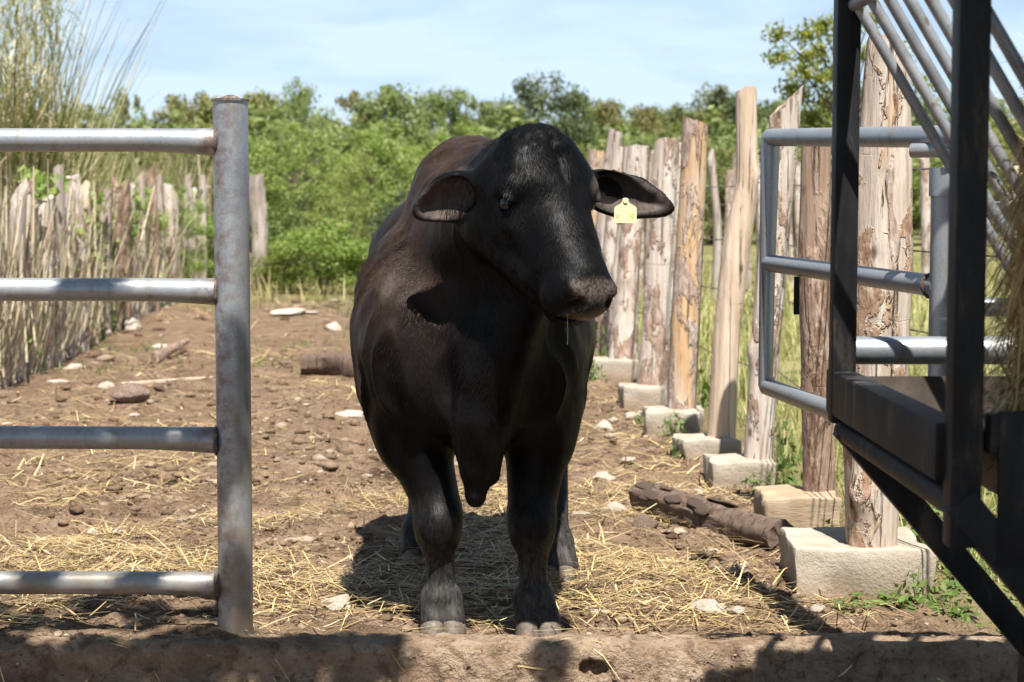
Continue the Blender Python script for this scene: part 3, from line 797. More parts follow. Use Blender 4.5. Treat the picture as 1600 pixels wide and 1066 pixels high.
    bm = bmesh.new(); vs = [bm.verts.new(Vector(v) - base) for v in V]
    bm.faces.new(vs[:nO]); bm.faces.new(vs[nO:][::-1])
    for k in range(nO): bm.faces.new((vs[k], vs[nO + k], vs[nO + (k + 1) % nO], vs[(k + 1) % nO]))
    bmesh.ops.recalc_face_normals(bm, faces=bm.faces)
    tm = bpy.data.meshes.new('ear_tag'); bm.to_mesh(tm); bm.free()
    et = link('ear_tag', tm, M['tag'], bull); et['label'] = 'pale yellow ear tag with faint number'
    m = MB(); pc = tc + tz * sz_ * 0.85 - base
    m.tube([pc - tn * 0.0005, pc + tn * 0.005], [0.009, 0.007], 12); m.build('stud', M['tag'], et)
    # faint printed marks: a small square, a dot pair and the digits 1 and 9
    m = MB()
    def stroke(pts, wd_=0.0016):
        for (p, q) in zip(pts[:-1], pts[1:]):
            A = tc + tx * p[0] + tz * p[1] + tn * 0.0022 - base; B = tc + tx * q[0] + tz * q[1] + tn * 0.0022 - base
            m.beam(A, B, wd_, 0.0006, up=tuple(tn))
    stroke([(0.006, -0.010), (0.009, -0.007), (0.009, -0.024)])
    c9 = [(0.0215 + 0.005 * math.cos(t), -0.0125 + 0.005 * math.sin(t)) for t in [i * math.pi / 5 for i in range(11)]]
    stroke(c9); stroke([(0.0265, -0.0125), (0.026, -0.019), (0.022, -0.024)])
    stroke([(-0.027, -0.018), (-0.021, -0.018), (-0.021, -0.012), (-0.027, -0.012), (-0.027, -0.018)], 0.0012)
    m.build('lettering', M['ink'], et)
    # ---- long lashes / ear hair and whiskers
    hv = MB()
    rl = random.Random(5)
    root, tip, a, o, w, L, wd, cen = ears_info[0]
    for i in range(60):
        b = cen + a * (L * rl.uniform(-0.36, 0.0)) + w * (wd * rl.uniform(-0.9, 0.9)) + o * 0.004
        dr = (o * rl.uniform(0.4, 1.0) + Vector((rl.uniform(-.4, .4), rl.uniform(-.3, .1), -rl.uniform(0.3, 1.2)))).normalized()
        l = rl.uniform(0.02, 0.045)
        hv.tube([b - base, b + dr * l * .6 - base, b + dr * l + Vector((0, 0, -l * .25)) - base], [0.0011, 0.0008, 0.0002], 3, False)
    e0 = Vector(eyes[0])
    for i in range(0):
        u = i / 25 - 0.5
        b = e0 + S * -0.018 + F * (u * 0.045) + Nn * 0.014
        dr = (Vector((-0.45, -0.6, -0.55)) + Vector((rl.uniform(-.2, .2), 0, rl.uniform(-.2, .2)))).normalized(); l = rl.uniform(0.016, 0.026)
        hv.tube([b - base, b + dr * l - base], [0.0011, 0.0003], 3, False)
    hv.build('hair', M['hair'], bull)['kind'] = 'stuff'
    # ---- saliva thread under the lip
    sp = W(884, 497, 5.215); m = MB()
    m.tube([sp - base + Vector((0, 0, 0.02)), sp - base + Vector((0.0022, 0, -0.03)), sp - base + Vector((0.0012, 0, -0.07))], [0.0011, 0.0005, 0.0011], 6)
    m.build('saliva_thread', M['saliva'], bull)
    # ---- short coat: fine strands lying along the hide
    rng = np.random.default_rng(8)
    okv = (disp > -9) & (z > 0.16) & (y < 6.9) & (nosem < 0.3) & (ein < 0.5)
    for (root_, tip_, a_, o_, w_d, L_, wd_, cen_) in ears_info:
        qq = P - np.array(cen_); okv &= ~((np.abs(qq @ np.array(a_)) < L_ * 0.52) & (np.abs(qq @ np.array(w_d)) < wd_ * 1.25) & (np.abs(qq @ np.array(o_)) < 0.06))
    for ec_ in eyes: okv &= np.linalg.norm(P - np.array(ec_), axis=1) > 0.036
    w_ = (0.35 + 0.65 * sstep(5.75, 5.45, y)) * okv; w_ /= w_.sum()
    nF = 90000
    ids = rng.choice(len(P), nF, p=w_)
    Pf = P[ids] + rng.normal(size=(nF, 3)) * 0.004; Gf = G[ids]
    hd = head[ids]; cu = curl[ids]
    flow = np.array([0.0, 0.55, -1.0])[None] * (1 - hd)[:, None] + (np.array(F) * 1.0 + np.array(S) * (sd[ids] * 5)[:, None]) * hd[:, None]
    sw = np.stack([vnoise(Pf[:, 0] * 9, Pf[:, 1] * 9, Pf[:, 2] * 9, 201 + k) for k in range(3)], 1)
    flow = flow + sw * (0.55 + 1.6 * cu)[:, None] + rng.normal(size=(nF, 3)) * 0.22
    flow -= Gf * (flow * Gf).sum(1)[:, None]; flow /= np.linalg.norm(flow, axis=1)[:, None] + 1e-9
    Df = flow + Gf * rng.uniform(0.10, 0.32, nF)[:, None]; Df /= np.linalg.norm(Df, axis=1)[:, None]
    Lf = rng.uniform(0.010, 0.019, nF) * (1 + 0.7 * cu)
    sf = np.cross(Df, Gf); sf /= np.linalg.norm(sf, axis=1)[:, None] + 1e-9
    Vf, Qf = strips(Pf - Gf * 0.001, Df, Lf, rng.uniform(0.0008, 0.0015, nF), np.zeros(nF), 1, sf, taper=0.25)
    fm = mesh_np('coat', Vf - np.array(base), Qf, False)
    av = np.empty(len(me.vertices), np.float32); me.attributes['brown'].data.foreach_get('value', av)
    a_ = fm.attributes.new('brown', 'FLOAT', 'POINT'); a_.data.foreach_set('value', np.repeat(av[ids], 4).astype(np.float32))
    fo = link('coat', fm, M['fur'], bull); fo['kind'] = 'stuff'
    bull.location = base + SHIFT
    return bull
# ================================================================ ground
BULL_FEET = [(-0.228, 5.65), (0.088, 5.65), (-0.365, 6.87), (0.175, 6.55)]
def ground_z(x, y):
    x = np.asarray(x, float); y = np.asarray(y, float)
    near = sstep(40, 12, y)
    z = 0.05 * vnoise(x * 0.35, y * 0.35, None, 1) * sstep(7.5, 12, y)
    z = z + near * (0.020 * vnoise(x * 1.6, y * 1.6, None, 2) + 0.020 * vnoise(x * 4.1, y * 4.1, None, 3) + 0.026 * (0.5 - np.abs(vnoise(x * 7.5, y * 8.5, None, 4))))
    rough = sstep(24, 9, y)
    z = z + rough * (0.017 * vnoise(x * 17, y * 17, None, 5) + 0.009 * np.abs(vnoise(x * 31, y * 31, None, 6)))
    # trodden flat under the bull, along the curb and round the footings
    fl = np.zeros_like(z)
    for fx, fy in BULL_FEET: fl = np.maximum(fl, np.exp(-(((x - fx) / 0.16) ** 2 + ((y - fy) / 0.18) ** 2)))
    z = z * (1 - fl)
    z = z - 0.004 * fl
    z = z - 0.13 * sstep(5.46, 5.38, y)
    z = z + 0.25 * sstep(30, 70, y)
    return z

def build_ground():
    def axis(a, b, step, lo, hi, g):
        m = list(np.arange(a, b, step)); s = step; v = a
        left = []
        while v > lo: s *= g; v -= s; left.append(v)
        s = step; v = m[-1]; right = []
        while v < hi: s *= g; v += s; right.append(v)
        return np.array(left[::-1] + m + right)
    xs = axis(-2.4, 2.0, 0.018, -900, 900, 1.07)
    ys = axis(5.0, 8.6, 0.018, -40, 1600, 1.03)
    X, Y = np.meshgrid(xs, ys, indexing='ij')
    Z = ground_z(X, Y)
    V = np.stack([X, Y, Z], -1).reshape(-1, 3)
    nx, ny = len(xs), len(ys)
    I = np.arange(nx * ny).reshape(nx, ny)
    Q = np.stack([I[:-1, :-1], I[1:, :-1], I[1:, 1:], I[:-1, 1:]], -1).reshape(-1, 4)
    structure(link('ground', mesh_np('ground', V, Q), M['soil']))
build_ground()

def build_curb():
    """rounded old concrete kerb across the gateway"""
    prof = [(5.665, -0.14), (5.66, -0.01), (5.65, 0.018), (5.63, 0.028), (5.585, 0.031), (5.53, 0.030), (5.508, 0.024), (5.496, 0.008), (5.489, -0.02), (5.478, -0.07), (5.468, -0.11), (5.46, -0.22)]
    P = []
    for (a, b) in zip(prof[:-1], prof[1:]):
        L = math.hypot(b[0] - a[0], b[1] - a[1]); k = max(1, int(L / 0.012))
        for i in range(k): P.append((a[0] + (b[0] - a[0]) * i / k, a[1] + (b[1] - a[1]) * i / k))
    P.append(prof[-1]); P = np.array(P)
    xs = np.arange(-4.2, 2.6, 0.014)
    P[:, 0] -= 0.10
    X = np.repeat(xs[:, None], len(P), 1); Y = np.repeat(P[None, :, 0], len(xs), 0); Z = np.repeat(P[None, :, 1], len(xs), 0)
    nz = fbm(X * 3.2, Y * 3.2, Z * 3.2, 51, 4, 0.55); nf = fbm(X * 22, Y * 22, Z * 22, 57, 3, 0.6)
    nm = fbm(X * 9, Y * 9, Z * 9, 59, 3, 0.6)
    d = 0.004 * nz + 0.006 * nm + 0.007 * nf
    up = sstep(-0.10, 0.02, Z)
    Z = Z + d * (0.3 + 0.7 * up); Y = Y - 0.9 * d * (1 - 0.4 * up) * (Y < 5.47)
    # a broken hole in the face
    hx, hy, hz = 0.252, 5.38, -0.055
    q = np.sqrt(((X - hx) / 0.050) ** 2 + ((Z - hz) / 0.032) ** 2) + 0.25 * nf
    Y = Y + 0.11 * sstep(1.0, 0.55, q) * (Y < 5.43)
    for (cx, cy, cr) in ((-0.62, 5.42, 0.04), (0.55, 5.37, 0.035), (-1.3, 5.36, 0.06), (1.05, 5.4, 0.05), (-0.05, 5.33, 0.03)):
        q = np.sqrt(((X - cx) / cr) ** 2 + ((Y - cy) / (cr * 0.6)) ** 2) + 0.3 * nf
        Z = Z - 0.014 * sstep(1.0, 0.5, q)
    V = np.stack([X, Y, Z], -1).reshape(-1, 3); I = np.arange(len(V)).reshape(X.shape)
    Q = np.stack([I[:-1, :-1], I[:-1, 1:], I[1:, 1:], I[1:, :-1]], -1).reshape(-1, 4)
    o = structure(link('curb', mesh_np('curb', V, Q), M['curb']))
build_curb()

# ================================================================ strips: straw, grass blades, canes
def strips(P0, D, L, wid, droop, segs=2, side=None, rng=RNG, taper=0.25, lift=None):
    """flat bent blades: base points, unit directions, lengths, widths; returns V,Q"""
    n = len(P0); up = np.array([0, 0, 1.0])
    if side is None:
        side = np.cross(D, up); ln = np.linalg.norm(side, axis=1)
        bad = ln < 0.2
        side[bad] = rng.normal(size=(bad.sum(), 3)); 
        side -= D * (side * D).sum(1)[:, None]
        side /= np.linalg.norm(side, axis=1)[:, None] + 1e-9
    V = np.zeros((n, (segs + 1) * 2, 3))
    for i in range(segs + 1):
        t = i / segs
        c = P0 + D * (L * t)[:, None]
        c[:, 2] -= droop * (t ** 2)
        if lift is not None: c[:, 2] += lift * math.sin(math.pi * t)
        w = wid * (1 - (1 - taper) * t)
        V[:, 2 * i] = c - side * (w / 2)[:, None]; V[:, 2 * i + 1] = c + side * (w / 2)[:, None]
    base = (np.arange(n) * (segs + 1) * 2)[:, None]
    Q = np.concatenate([base + np.array([[2 * i, 2 * i + 1, 2 * i + 3, 2 * i + 2]]) for i in range(segs)], 0)
    return V.reshape(-1, 3), Q

def blades(name, x, y, hgt, wid, lean, mat, label, cat, segs=3, z0=None, parent=None):
    n = len(x)
    az = RNG.uniform(0, 2 * math.pi, n); ln = np.abs(RNG.normal(0, lean, n))
    D = np.stack([np.cos(az) * np.sin(ln), np.sin(az) * np.sin(ln), np.cos(ln)], 1)
    P = np.stack([x, y, (ground_z(x, y) if z0 is None else z0) - 0.01], 1)
    sd = np.stack([-np.sin(az + RNG.normal(0, .6, n)), np.cos(az), np.zeros(n)], 1); sd /= np.linalg.norm(sd, axis=1)[:, None]
    V, Q = strips(P, D, hgt, wid, hgt * RNG.uniform(0.0, 0.35, n), segs, sd, taper=0.12)
    # bend outwards with height
    V = V.reshape(n, -1, 3); k = V.shape[1] // 2
    for i in range(k):
        t = i / (k - 1)
        V[:, 2 * i:2 * i + 2, 0] += (np.cos(az) * hgt * 0.22 * t * t)[:, None]; V[:, 2 * i:2 * i + 2, 1] += (np.sin(az) * hgt * 0.22 * t * t)[:, None]
    o = link(name, mesh_np(name, V.reshape(-1, 3), Q), M[mat], parent)
    return tag(o, label, cat, kind='stuff')

def build_straw():
    def scatter(n, xr, yr, dens):
        xs = []; ys = []; tot = 0
        while tot < n:
            x = RNG.uniform(*xr, n * 2); y = RNG.uniform(*yr, n * 2)
            k = RNG.uniform(0, 1, n * 2) < dens(x, y)
            xs.append(x[k]); ys.append(y[k]); tot += k.sum()
        return np.concatenate(xs)[:n], np.concatenate(ys)[:n]
    def dens_near(x, y):
        d = 0.28 + 1.1 * fbm(x * 1.7, y * 2.2, None, 61, 4)
        d = d * (0.35 + 0.65 * sstep(9.0, 7.2, y))
        d += 0.7 * np.exp(-(((x + 0.3) / 0.9) ** 2 + ((y - 6.5) / 0.7) ** 2))
        d += 0.45 * np.exp(-(((x + 1.2) / 0.9) ** 2 + ((y - 6.3) / 0.6) ** 2))
        d += 0.35 * np.exp(-(((x - 0.6) / 0.4) ** 2 + ((y - 6.2) / 0.4) ** 2))
        d *= sstep(1.35, 1.0, x)
        return np.clip(d, 0.03, 1)
    parts = []
    for n, xr, yr, lr, wr in ((8800, (-2.3, 1.3), (5.62, 8.6), (0.03, 0.26), (0.002, 0.0058)), (3400, (-3.6, 1.3), (8.2, 14), (0.05, 0.34), (0.003, 0.008)), (700, (-5, 1.0), (13, 26), (0.12, 0.6), (0.008, 0.02))):
        x, y = scatter(n, xr, yr, dens_near if yr[0] < 8 else (lambda x, y: np.clip(0.4 + 0.7 * fbm(x * 0.9, y * 0.9, None, 63, 3), 0.03, 1) * sstep(1.2, 0.9, x)))
        L = lr[0] + (lr[1] - lr[0]) * RNG.uniform(0, 1, n) ** 1.7; az = RNG.normal(0.1, 0.95, n) + math.pi * (RNG.uniform(0, 1, n) < 0.5)
        pt = RNG.normal(0.03, 0.10, n)
        up = RNG.uniform(0, 1, n) < 0.035; pt[up] = RNG.uniform(0.3, 0.9, up.sum()); L[up] *= 0.5
        D = np.stack([np.cos(az) * np.cos(pt), np.sin(az) * np.cos(pt), np.sin(pt)], 1)
        z = ground_z(x, y) + RNG.uniform(0.004, 0.022, n) * (yr[0] < 8) + RNG.uniform(0.004, 0.014, n)
        pile = np.exp(-(((x + 0.3) / 0.7) ** 2 + ((y - 6.5) / 0.6) ** 2)) * (yr[0] < 8)
        z = z + RNG.uniform(0, 0.03, n) * pile
        mid = np.stack([x + D[:, 0] * L, y + D[:, 1] * L], 1)
        P = np.stack([x, y, z], 1)
        V, Q = strips(P, D, L, wr[0] + (wr[1] - wr[0]) * RNG.uniform(0, 1, n) ** 1.8 * 1.35, np.zeros(n), 2, taper=0.6, lift=RNG.normal(0, 0.06, n) * L)
        # keep the far end above the ground, never across the kerb
        V[:, 2] = np.maximum(V[:, 2], ground_z(V[:, 0], V[:, 1]) + 0.003)
        V[:, 1] = np.maximum(V[:, 1], 5.54)
        parts.append((V, Q))
    V = []; Q = []; c = 0
    for v, q in parts: V.append(v); Q.append(q + c); c += len(v)
    o = link('straw', mesh_np('straw', np.concatenate(V), np.concatenate(Q), False), M['straw'])
    tag(o, 'loose yellow straw strewn over the trampled dirt', 'straw', kind='stuff')
    # a few straws on the kerb and in front of it
    n = 150; x = RNG.uniform(-1.9, 1.6, n); y = RNG.uniform(5.1, 5.56, n)
    zc = np.interp(y + 0.1, [5.2, 5.455, 5.475, 5.49, 5.51, 5.54, 5.6, 5.66], [-0.115, -0.11, -0.06, -0.01, 0.02, 0.034, 0.04, 0.035]) + 0.006
    az = RNG.uniform(0, math.pi, n); D = np.stack([np.cos(az), 0.25 * np.sin(az), np.zeros(n)], 1); D /= np.linalg.norm(D, axis=1)[:, None]
    V, Q = strips(np.stack([x, y, zc], 1), D, RNG.uniform(0.03, 0.14, n), RNG.uniform(0.002, 0.004, n), np.zeros(n), 2, taper=0.6)
    V[:, 2] = np.maximum(V[:, 2], np.interp(V[:, 1] + 0.1, [5.2, 5.455, 5.475, 5.49, 5.51, 5.54, 5.6, 5.66], [-0.115, -0.11, -0.06, -0.01, 0.02, 0.034, 0.04, 0.035]) + 0.004)
    o = link('straw', mesh_np('straw_curb', V, Q, False), M['straw'])
    tag(o, 'few straws fallen on the concrete curb', 'straw', kind='stuff')
build_straw()

# ================================================================ lumps: clods, stones
def ico(sub):
    bm = bmesh.new(); bmesh.ops.create_icosphere(bm, subdivisions=sub, radius=1.0)
    bm.verts.ensure_lookup_table()
    V = np.array([v.co for v in bm.verts]); T = np.array([[v.index for v in f.verts] for f in bm.faces]); bm.free(); return V, T
def build_clods():
    Vs, Ts = ico(2); V1, T1 = ico(1)
    outV = []; outT = []; c = 0
    CY = [5.2, 5.345, 5.36, 5.375, 5.385, 5.40, 5.44, 5.50, 5.56]; CZ = [-0.125, -0.115, -0.11, -0.07, -0.03, 0.0, 0.024, 0.03, 0.02]
    def put(n, xr, yr, r0, r1, base, T, flat, curb=False):
        nonlocal c
        x = RNG.uniform(*xr, n); y = RNG.uniform(*yr, n)
        k = RNG.uniform(0, 1, n) < np.clip(0.55 + 0.9 * fbm(x * 1.1, y * 1.1, None, 71, 3), 0.08, 1)
        x = x[k]; y = y[k]; n = len(x)
        r = r0 + (r1 - r0) * RNG.uniform(0, 1, n) ** 4.0
        S = np.stack([r * RNG.uniform(0.7, 1.5, n), r * RNG.uniform(0.7, 1.3, n), r * RNG.uniform(0.35, flat, n)], 1)
        a = RNG.uniform(0, 6.28, n); ca, sa = np.cos(a), np.sin(a)
        B = base[None] * (1 + 0.6 * vnoise(base[None, :, 0] * 1.7 + x[:, None] * 31, base[None, :, 1] * 1.7 + y[:, None] * 17, base[None, :, 2] * 1.7, 73)[..., None])
        B = B * S[:, None, :]
        X = B[..., 0] * ca[:, None] - B[..., 1] * sa[:, None] + x[:, None]; Y = B[..., 0] * sa[:, None] + B[..., 1] * ca[:, None] + y[:, None]
        Z = B[..., 2] + ((np.interp(y, CY, CZ) if curb else ground_z(x, y)) + S[:, 2] * 0.25)[:, None]
        outV.append(np.stack([X, Y, Z], -1).reshape(-1, 3)); outT.append((T[None] + (np.arange(n) * len(base))[:, None, None]).reshape(-1, 3) + c); c += n * len(base)
    put(11000, (-2.2, 1.4), (5.60, 9.0), 0.005, 0.024, V1, T1, 0.9)
    put(5000, (-3.8, 1.3), (8.8, 17), 0.010, 0.045, V1, T1, 0.7)
    put(700, (-7, 1.2), (16, 32), 0.03, 0.10, V1, T1, 0.5)
    put(130, (-2.2, 1.3), (5.8, 10.5), 0.03, 0.06, Vs, Ts, 0.45)
    put(2600, (-1.9, 1.75), (5.34, 5.56), 0.003, 0.016, V1, T1, 0.8, True)
    o = link('dirt_clods', mesh_np('dirt_clods', np.concatenate(outV), np.concatenate(outT)), M['clod'])
    tag(o, 'brown clods and dry manure crumbs scattered over the pen', 'dirt clods', kind='stuff')
build_clods()

def stone_mesh(name, seed, sub=3, flat=0.6, rough=0.32):
    V, T = ico(sub)
    d = 1 + rough * fbm(V[:, 0] * 1.3, V[:, 1] * 1.3, V[:, 2] * 1.3, seed, 4, 0.55)
    V = V * d[:, None]
    # a few chipped planes
    r = np.random.default_rng(seed)
    for i in range(5):
        nrm = r.normal(size=3); nrm /= np.linalg.norm(nrm); k = r.uniform(0.62, 0.85)
        q = V @ nrm - k; V = V - np.where(q > 0, q * 0.85, 0)[:, None] * nrm
    V = V * np.array([1, 0.8, flat])
    return mesh_np(name, V, T)
STONES = [stone_mesh('stone', 100 + i, flat=f) for i, f in enumerate((0.6, 0.5, 0.7, 0.45))]

# (px, py of the foot, half width in px, label)
STONE_LIST = [
    (182, 842, 12, 'small white stone alone on the dirt left of the gate post'),
    (208, 652, 12, 'white stone just right below the brown rock'),
    (165, 612, 13, 'white pebble touching the left of the brown rock'),
    (85, 602, 20, 'flat whitish stone at the foot of the twiggy fence'),
    (110, 580, 18, 'whitish stone leaning among the twigs of the left fence'),
    (160, 528, 18, 'upright pale stone beside the far fence stakes'),
    (205, 516, 16, 'upright pale stone just right of its twin by the fence'),
    (248, 540, 17, 'low pale stone out on the dirt past the fence end'),
    (445, 500, 34, 'broad flat pale rock slab below the green bush'),
    (480, 497, 18, 'pale lump beside the broad flat slab'),
    (522, 516, 17, 'whitish stone near the bull shoulder and far dirt'),
    (545, 652, 26, 'low tan rock left of the bull shoulder'),
    (525, 955, 32, 'buried tan stone in straw near the gate post foot'),
    (1000, 648, 24, 'pale stone beside the footing behind the bull'),
    (945, 672, 22, 'pale stone right of the bull flank'),
    (982, 724, 14, 'small whitish stone right of the bull foreleg'),
    (942, 756, 22, 'rounded whitish stone beside the bull knee'),
    (908, 806, 16, 'flat whitish stone right of the hind hoof'),
    (962, 812, 20, 'dusty stone left of the round brown clod'),
    (1090, 775, 14, 'pale pebble above the rotting log'),
    (1112, 970, 30, 'tan broken stone at the back of the curb'),
    (1155, 972, 18, 'whitish stone touching the tan broken stone by the curb'),
    (1280, 965, 16, 'small pale stone below the nearest footing'),
    (938, 968, 22, 'dusty stone beside the right front hoof'),
]
for i, (px, py, hw, lab) in enumerate(STONE_LIST):
    p = on_ground(px, py, 0.0)
    r = hw / FPX * p.y
    o = link('stone', STONES[i % 4], M['stone'])
    o.location = (p.x, p.y + r * 0.7, float(ground_z(p.x, p.y + r * 0.7)) + r * 0.12); o.scale = (r, r, r * (1.25 if 'upright' in lab else 0.35 if 'flat' in lab else 0.8)); o.rotation_euler = (0, 0, i * 1.7)
    tag(o, lab, 'stone', 'loose stones on the pen floor')
def rock(px, py, hw, seed, flat, label, cat, name, zs=1.0):
    p = on_ground(px, py, 0.0); r = hw / FPX * p.y
    o = link(name, stone_mesh(name, seed, 4, flat, 0.28), M['rock_brown'])
    o.location = (p.x, p.y + r * 0.6, float(ground_z(p.x, p.y + r * 0.6)) + r * flat * 0.45); o.scale = (r, r, r * zs)
    return tag(o, label, cat)
rock(203, 636, 35, 201, 0.55, 'brown rock lying on the dirt behind the third gate rail', 'rock', 'rock')
rock(1008, 836, 21, 202, 0.9, 'round brown dung clod at the left end of the log', 'clod', 'dung_clod')

# ================================================================ timber
GASH = []
def post_mesh(name, path, seed, sides=22, rough=0.10, top='flat', origin=(0, 0, 0), knots=2, step=0.035, slant=None, gash=None):
    """rough round post through (x,y,z,r) points"""
    path = np.array(path, float); o = np.array(origin, float)
    seg = np.linalg.norm(np.diff(path[:, :3], axis=0), axis=1); s = np.concatenate([[0], np.cumsum(seg)])
    n = max(6, int(s[-1] / step)); t = np.linspace(0, s[-1], n)
    # smooth interpolation
    C = np.stack([np.interp(t, s, path[:, k]) for k in range(4)], 1)
    for _ in range(3): C[1:-1] = (C[:-2] + 2 * C[1:-1] + C[2:]) / 4
    an = np.linspace(0, 2 * math.pi, sides, endpoint=False)
    ca, sa = np.cos(an), np.sin(an)
    T = np.gradient(C[:, :3], axis=0); T /= np.linalg.norm(T, axis=1)[:, None]
    ref = np.array([0, 1.0, 0]) if abs(T[0, 2]) > 0.7 else np.array([0, 0, 1.0])
    A = np.cross(T, ref); A /= np.linalg.norm(A, axis=1)[:, None]; B = np.cross(T, A)
    R = C[:, 3][:, None] * (1 + rough * (1.0 * vnoise(ca[None] * 1.3 + seed, sa[None] * 1.3, t[:, None] * 1.2 + seed * 3.1, seed) + 0.55 * vnoise(ca[None] * 3.2, sa[None] * 3.2 + seed, t[:, None] * 1.6, seed + 5)
                                        + 0.35 * vnoise(ca[None] * 7, sa[None] * 7, t[:, None] * 3.5, seed + 9) + 0.25 * vnoise(ca[None] * 9, sa[None] * 9, t[:, None] * 22, seed + 11)))
    rr = np.random.default_rng(seed)
    for _ in range(knots):
        kt = rr.uniform(0.2, 0.9) * s[-1]; ka = rr.uniform(0, 6.28); amp = rr.uniform(0.12, 0.32)
        da = np.abs((an - ka + math.pi) % (2 * math.pi) - math.pi)
        R = R + C[:, 3][:, None] * amp * np.exp(-(da[None] / 0.45) ** 2 - ((t[:, None] - kt) / 0.06) ** 2)
    V = C[:, None, :3] + A[:, None] * (ca[None] * R)[..., None] + B[:, None] * (sa[None] * R)[..., None]
    GASH.clear()
    for (z0, z1, a0, a1, wd, pr) in (gash or []):
        # strip of bare wood: from height z0 (angle a0) to z1 (a1), half width wd (rad), pointed at both ends
        zz = C[:, 2]; m_ = 26; Vg = []
        for j in range(m_ + 1):
            u = j / m_; zc = z0 + (z1 - z0) * u; ac = a0 + (a1 - a0) * u + 0.10 * math.sin(u * 9 + seed) ; hw = wd * (math.sin(math.pi * min(1, 0.06 + u * 0.94)) ** 0.6) * (0.8 + 0.35 * math.sin(u * 17 + 1))
            for q in (-1, -0.5, 0, 0.5, 1):
                aa = (ac + hw * q) % (2 * math.pi)
                rr_ = np.array([np.interp(zc, zz, R[:, k]) for k in (int(aa / (2 * math.pi) * sides) % sides, (int(aa / (2 * math.pi) * sides) + 1) % sides)])
                fr = aa / (2 * math.pi) * sides % 1.0; r_ = rr_[0] * (1 - fr) + rr_[1] * fr
                cc = np.array([np.interp(zc, zz, C[:, k]) for k in range(3)])
                Vg.append(cc + (A[0] * math.cos(aa) + B[0] * math.sin(aa)) * (r_ + pr * (1.0 if abs(q) < 0.9 else -1.0)) - o)
        Ig = np.arange(len(Vg)).reshape(-1, 5)
        GASH.append((np.array(Vg), np.stack([Ig[:-1, :-1], Ig[:-1, 1:], Ig[1:, 1:], Ig[1:, :-1]], -1).reshape(-1, 4)))
    # irregular, maybe slanted cut at the top
    cut = 0.012 * vnoise(ca * 2.5 + seed, sa * 2.5, None, seed + 21) + 0.004 * rr.normal(size=sides)
    if slant is not None: cut = cut + slant[0] * np.cos(an - slant[1]) * path[-1, 3]
    for j in range(max(1, n - 6), n):
        V[j] += T[j] * (cut * (j - (n - 7)) / 6)[:, None]
    V = V.reshape(-1, 3)
    I = np.arange(n * sides).reshape(n, sides); J = np.roll(I, -1, 1)
    Q = np.stack([I[:-1], J[:-1], J[1:], I[1:]], -1).reshape(-1, 4)
    # caps: two rings inwards
    c1 = V[(n - 1) * sides:].mean(0); c0 = V[:sides].mean(0)
    inner = V[(n - 1) * sides:] * 0.45 + c1 * 0.55 + np.array([0, 0, 1.0]) * (rr.uniform(-0.012, 0.012, sides))[:, None]
    k = len(V); V = np.concatenate([V, inner, [c1 + np.array([0, 0, -0.008])], [c0]])
    L = I[-1]; LJ = np.roll(L, -1); K = k + np.arange(sides); KJ = np.roll(K, -1)
    Q = np.concatenate([Q, np.stack([L, LJ, KJ, K], -1)])
    Tt = np.concatenate([np.stack([K, KJ, np.full(sides, k + sides)], -1), np.stack([J[0], I[0], np.full(sides, k + sides + 1)], -1)])
    me = mesh_np(name, V - o, [Q, Tt])
    try: me.set_sharp_from_angle(angle=math.radians(50))
    except Exception: pass
    return me

def footing_mesh(name, sx, sy, sz, seed):
    """rough cast block, base at z=0, buried a little"""
    bm = bmesh.new(); bmesh.ops.create_cube(bm, size=1.0)
    for v in bm.verts: v.co = Vector((v.co.x * sx, v.co.y * sy, (v.co.z + 0.5) * (sz + 0.08) - 0.08))
    bmesh.ops.bevel(bm, geom=list(bm.edges), offset=0.011, segments=2, affect='EDGES', profile=0.5)
    bmesh.ops.subdivide_edges(bm, edges=[e for e in bm.edges if e.calc_length() > 0.05], cuts=7, use_grid_fill=True)
    bmesh.ops.triangulate(bm, faces=[f for f in bm.faces if len(f.verts) > 4])
    V = np.array([v.co for v in bm.verts])
    d = 0.019 * fbm(V[:, 0] * 7 + seed, V[:, 1] * 7, V[:, 2] * 7, seed, 3); e = 0.010 * fbm(V[:, 0] * 9, V[:, 1] * 9 + seed, V[:, 2] * 9, seed + 3, 3)
    for v, a, b in zip(bm.verts, d, e): v.co += Vector((a, b, (a + b) * 0.5))
    me = bpy.data.meshes.new(name); bm.to_mesh(me); bm.free()
    me.polygons.foreach_set('use_smooth', np.ones(len(me.polygons), bool)); me.set_sharp_from_angle(angle=math.radians(40))
    return me

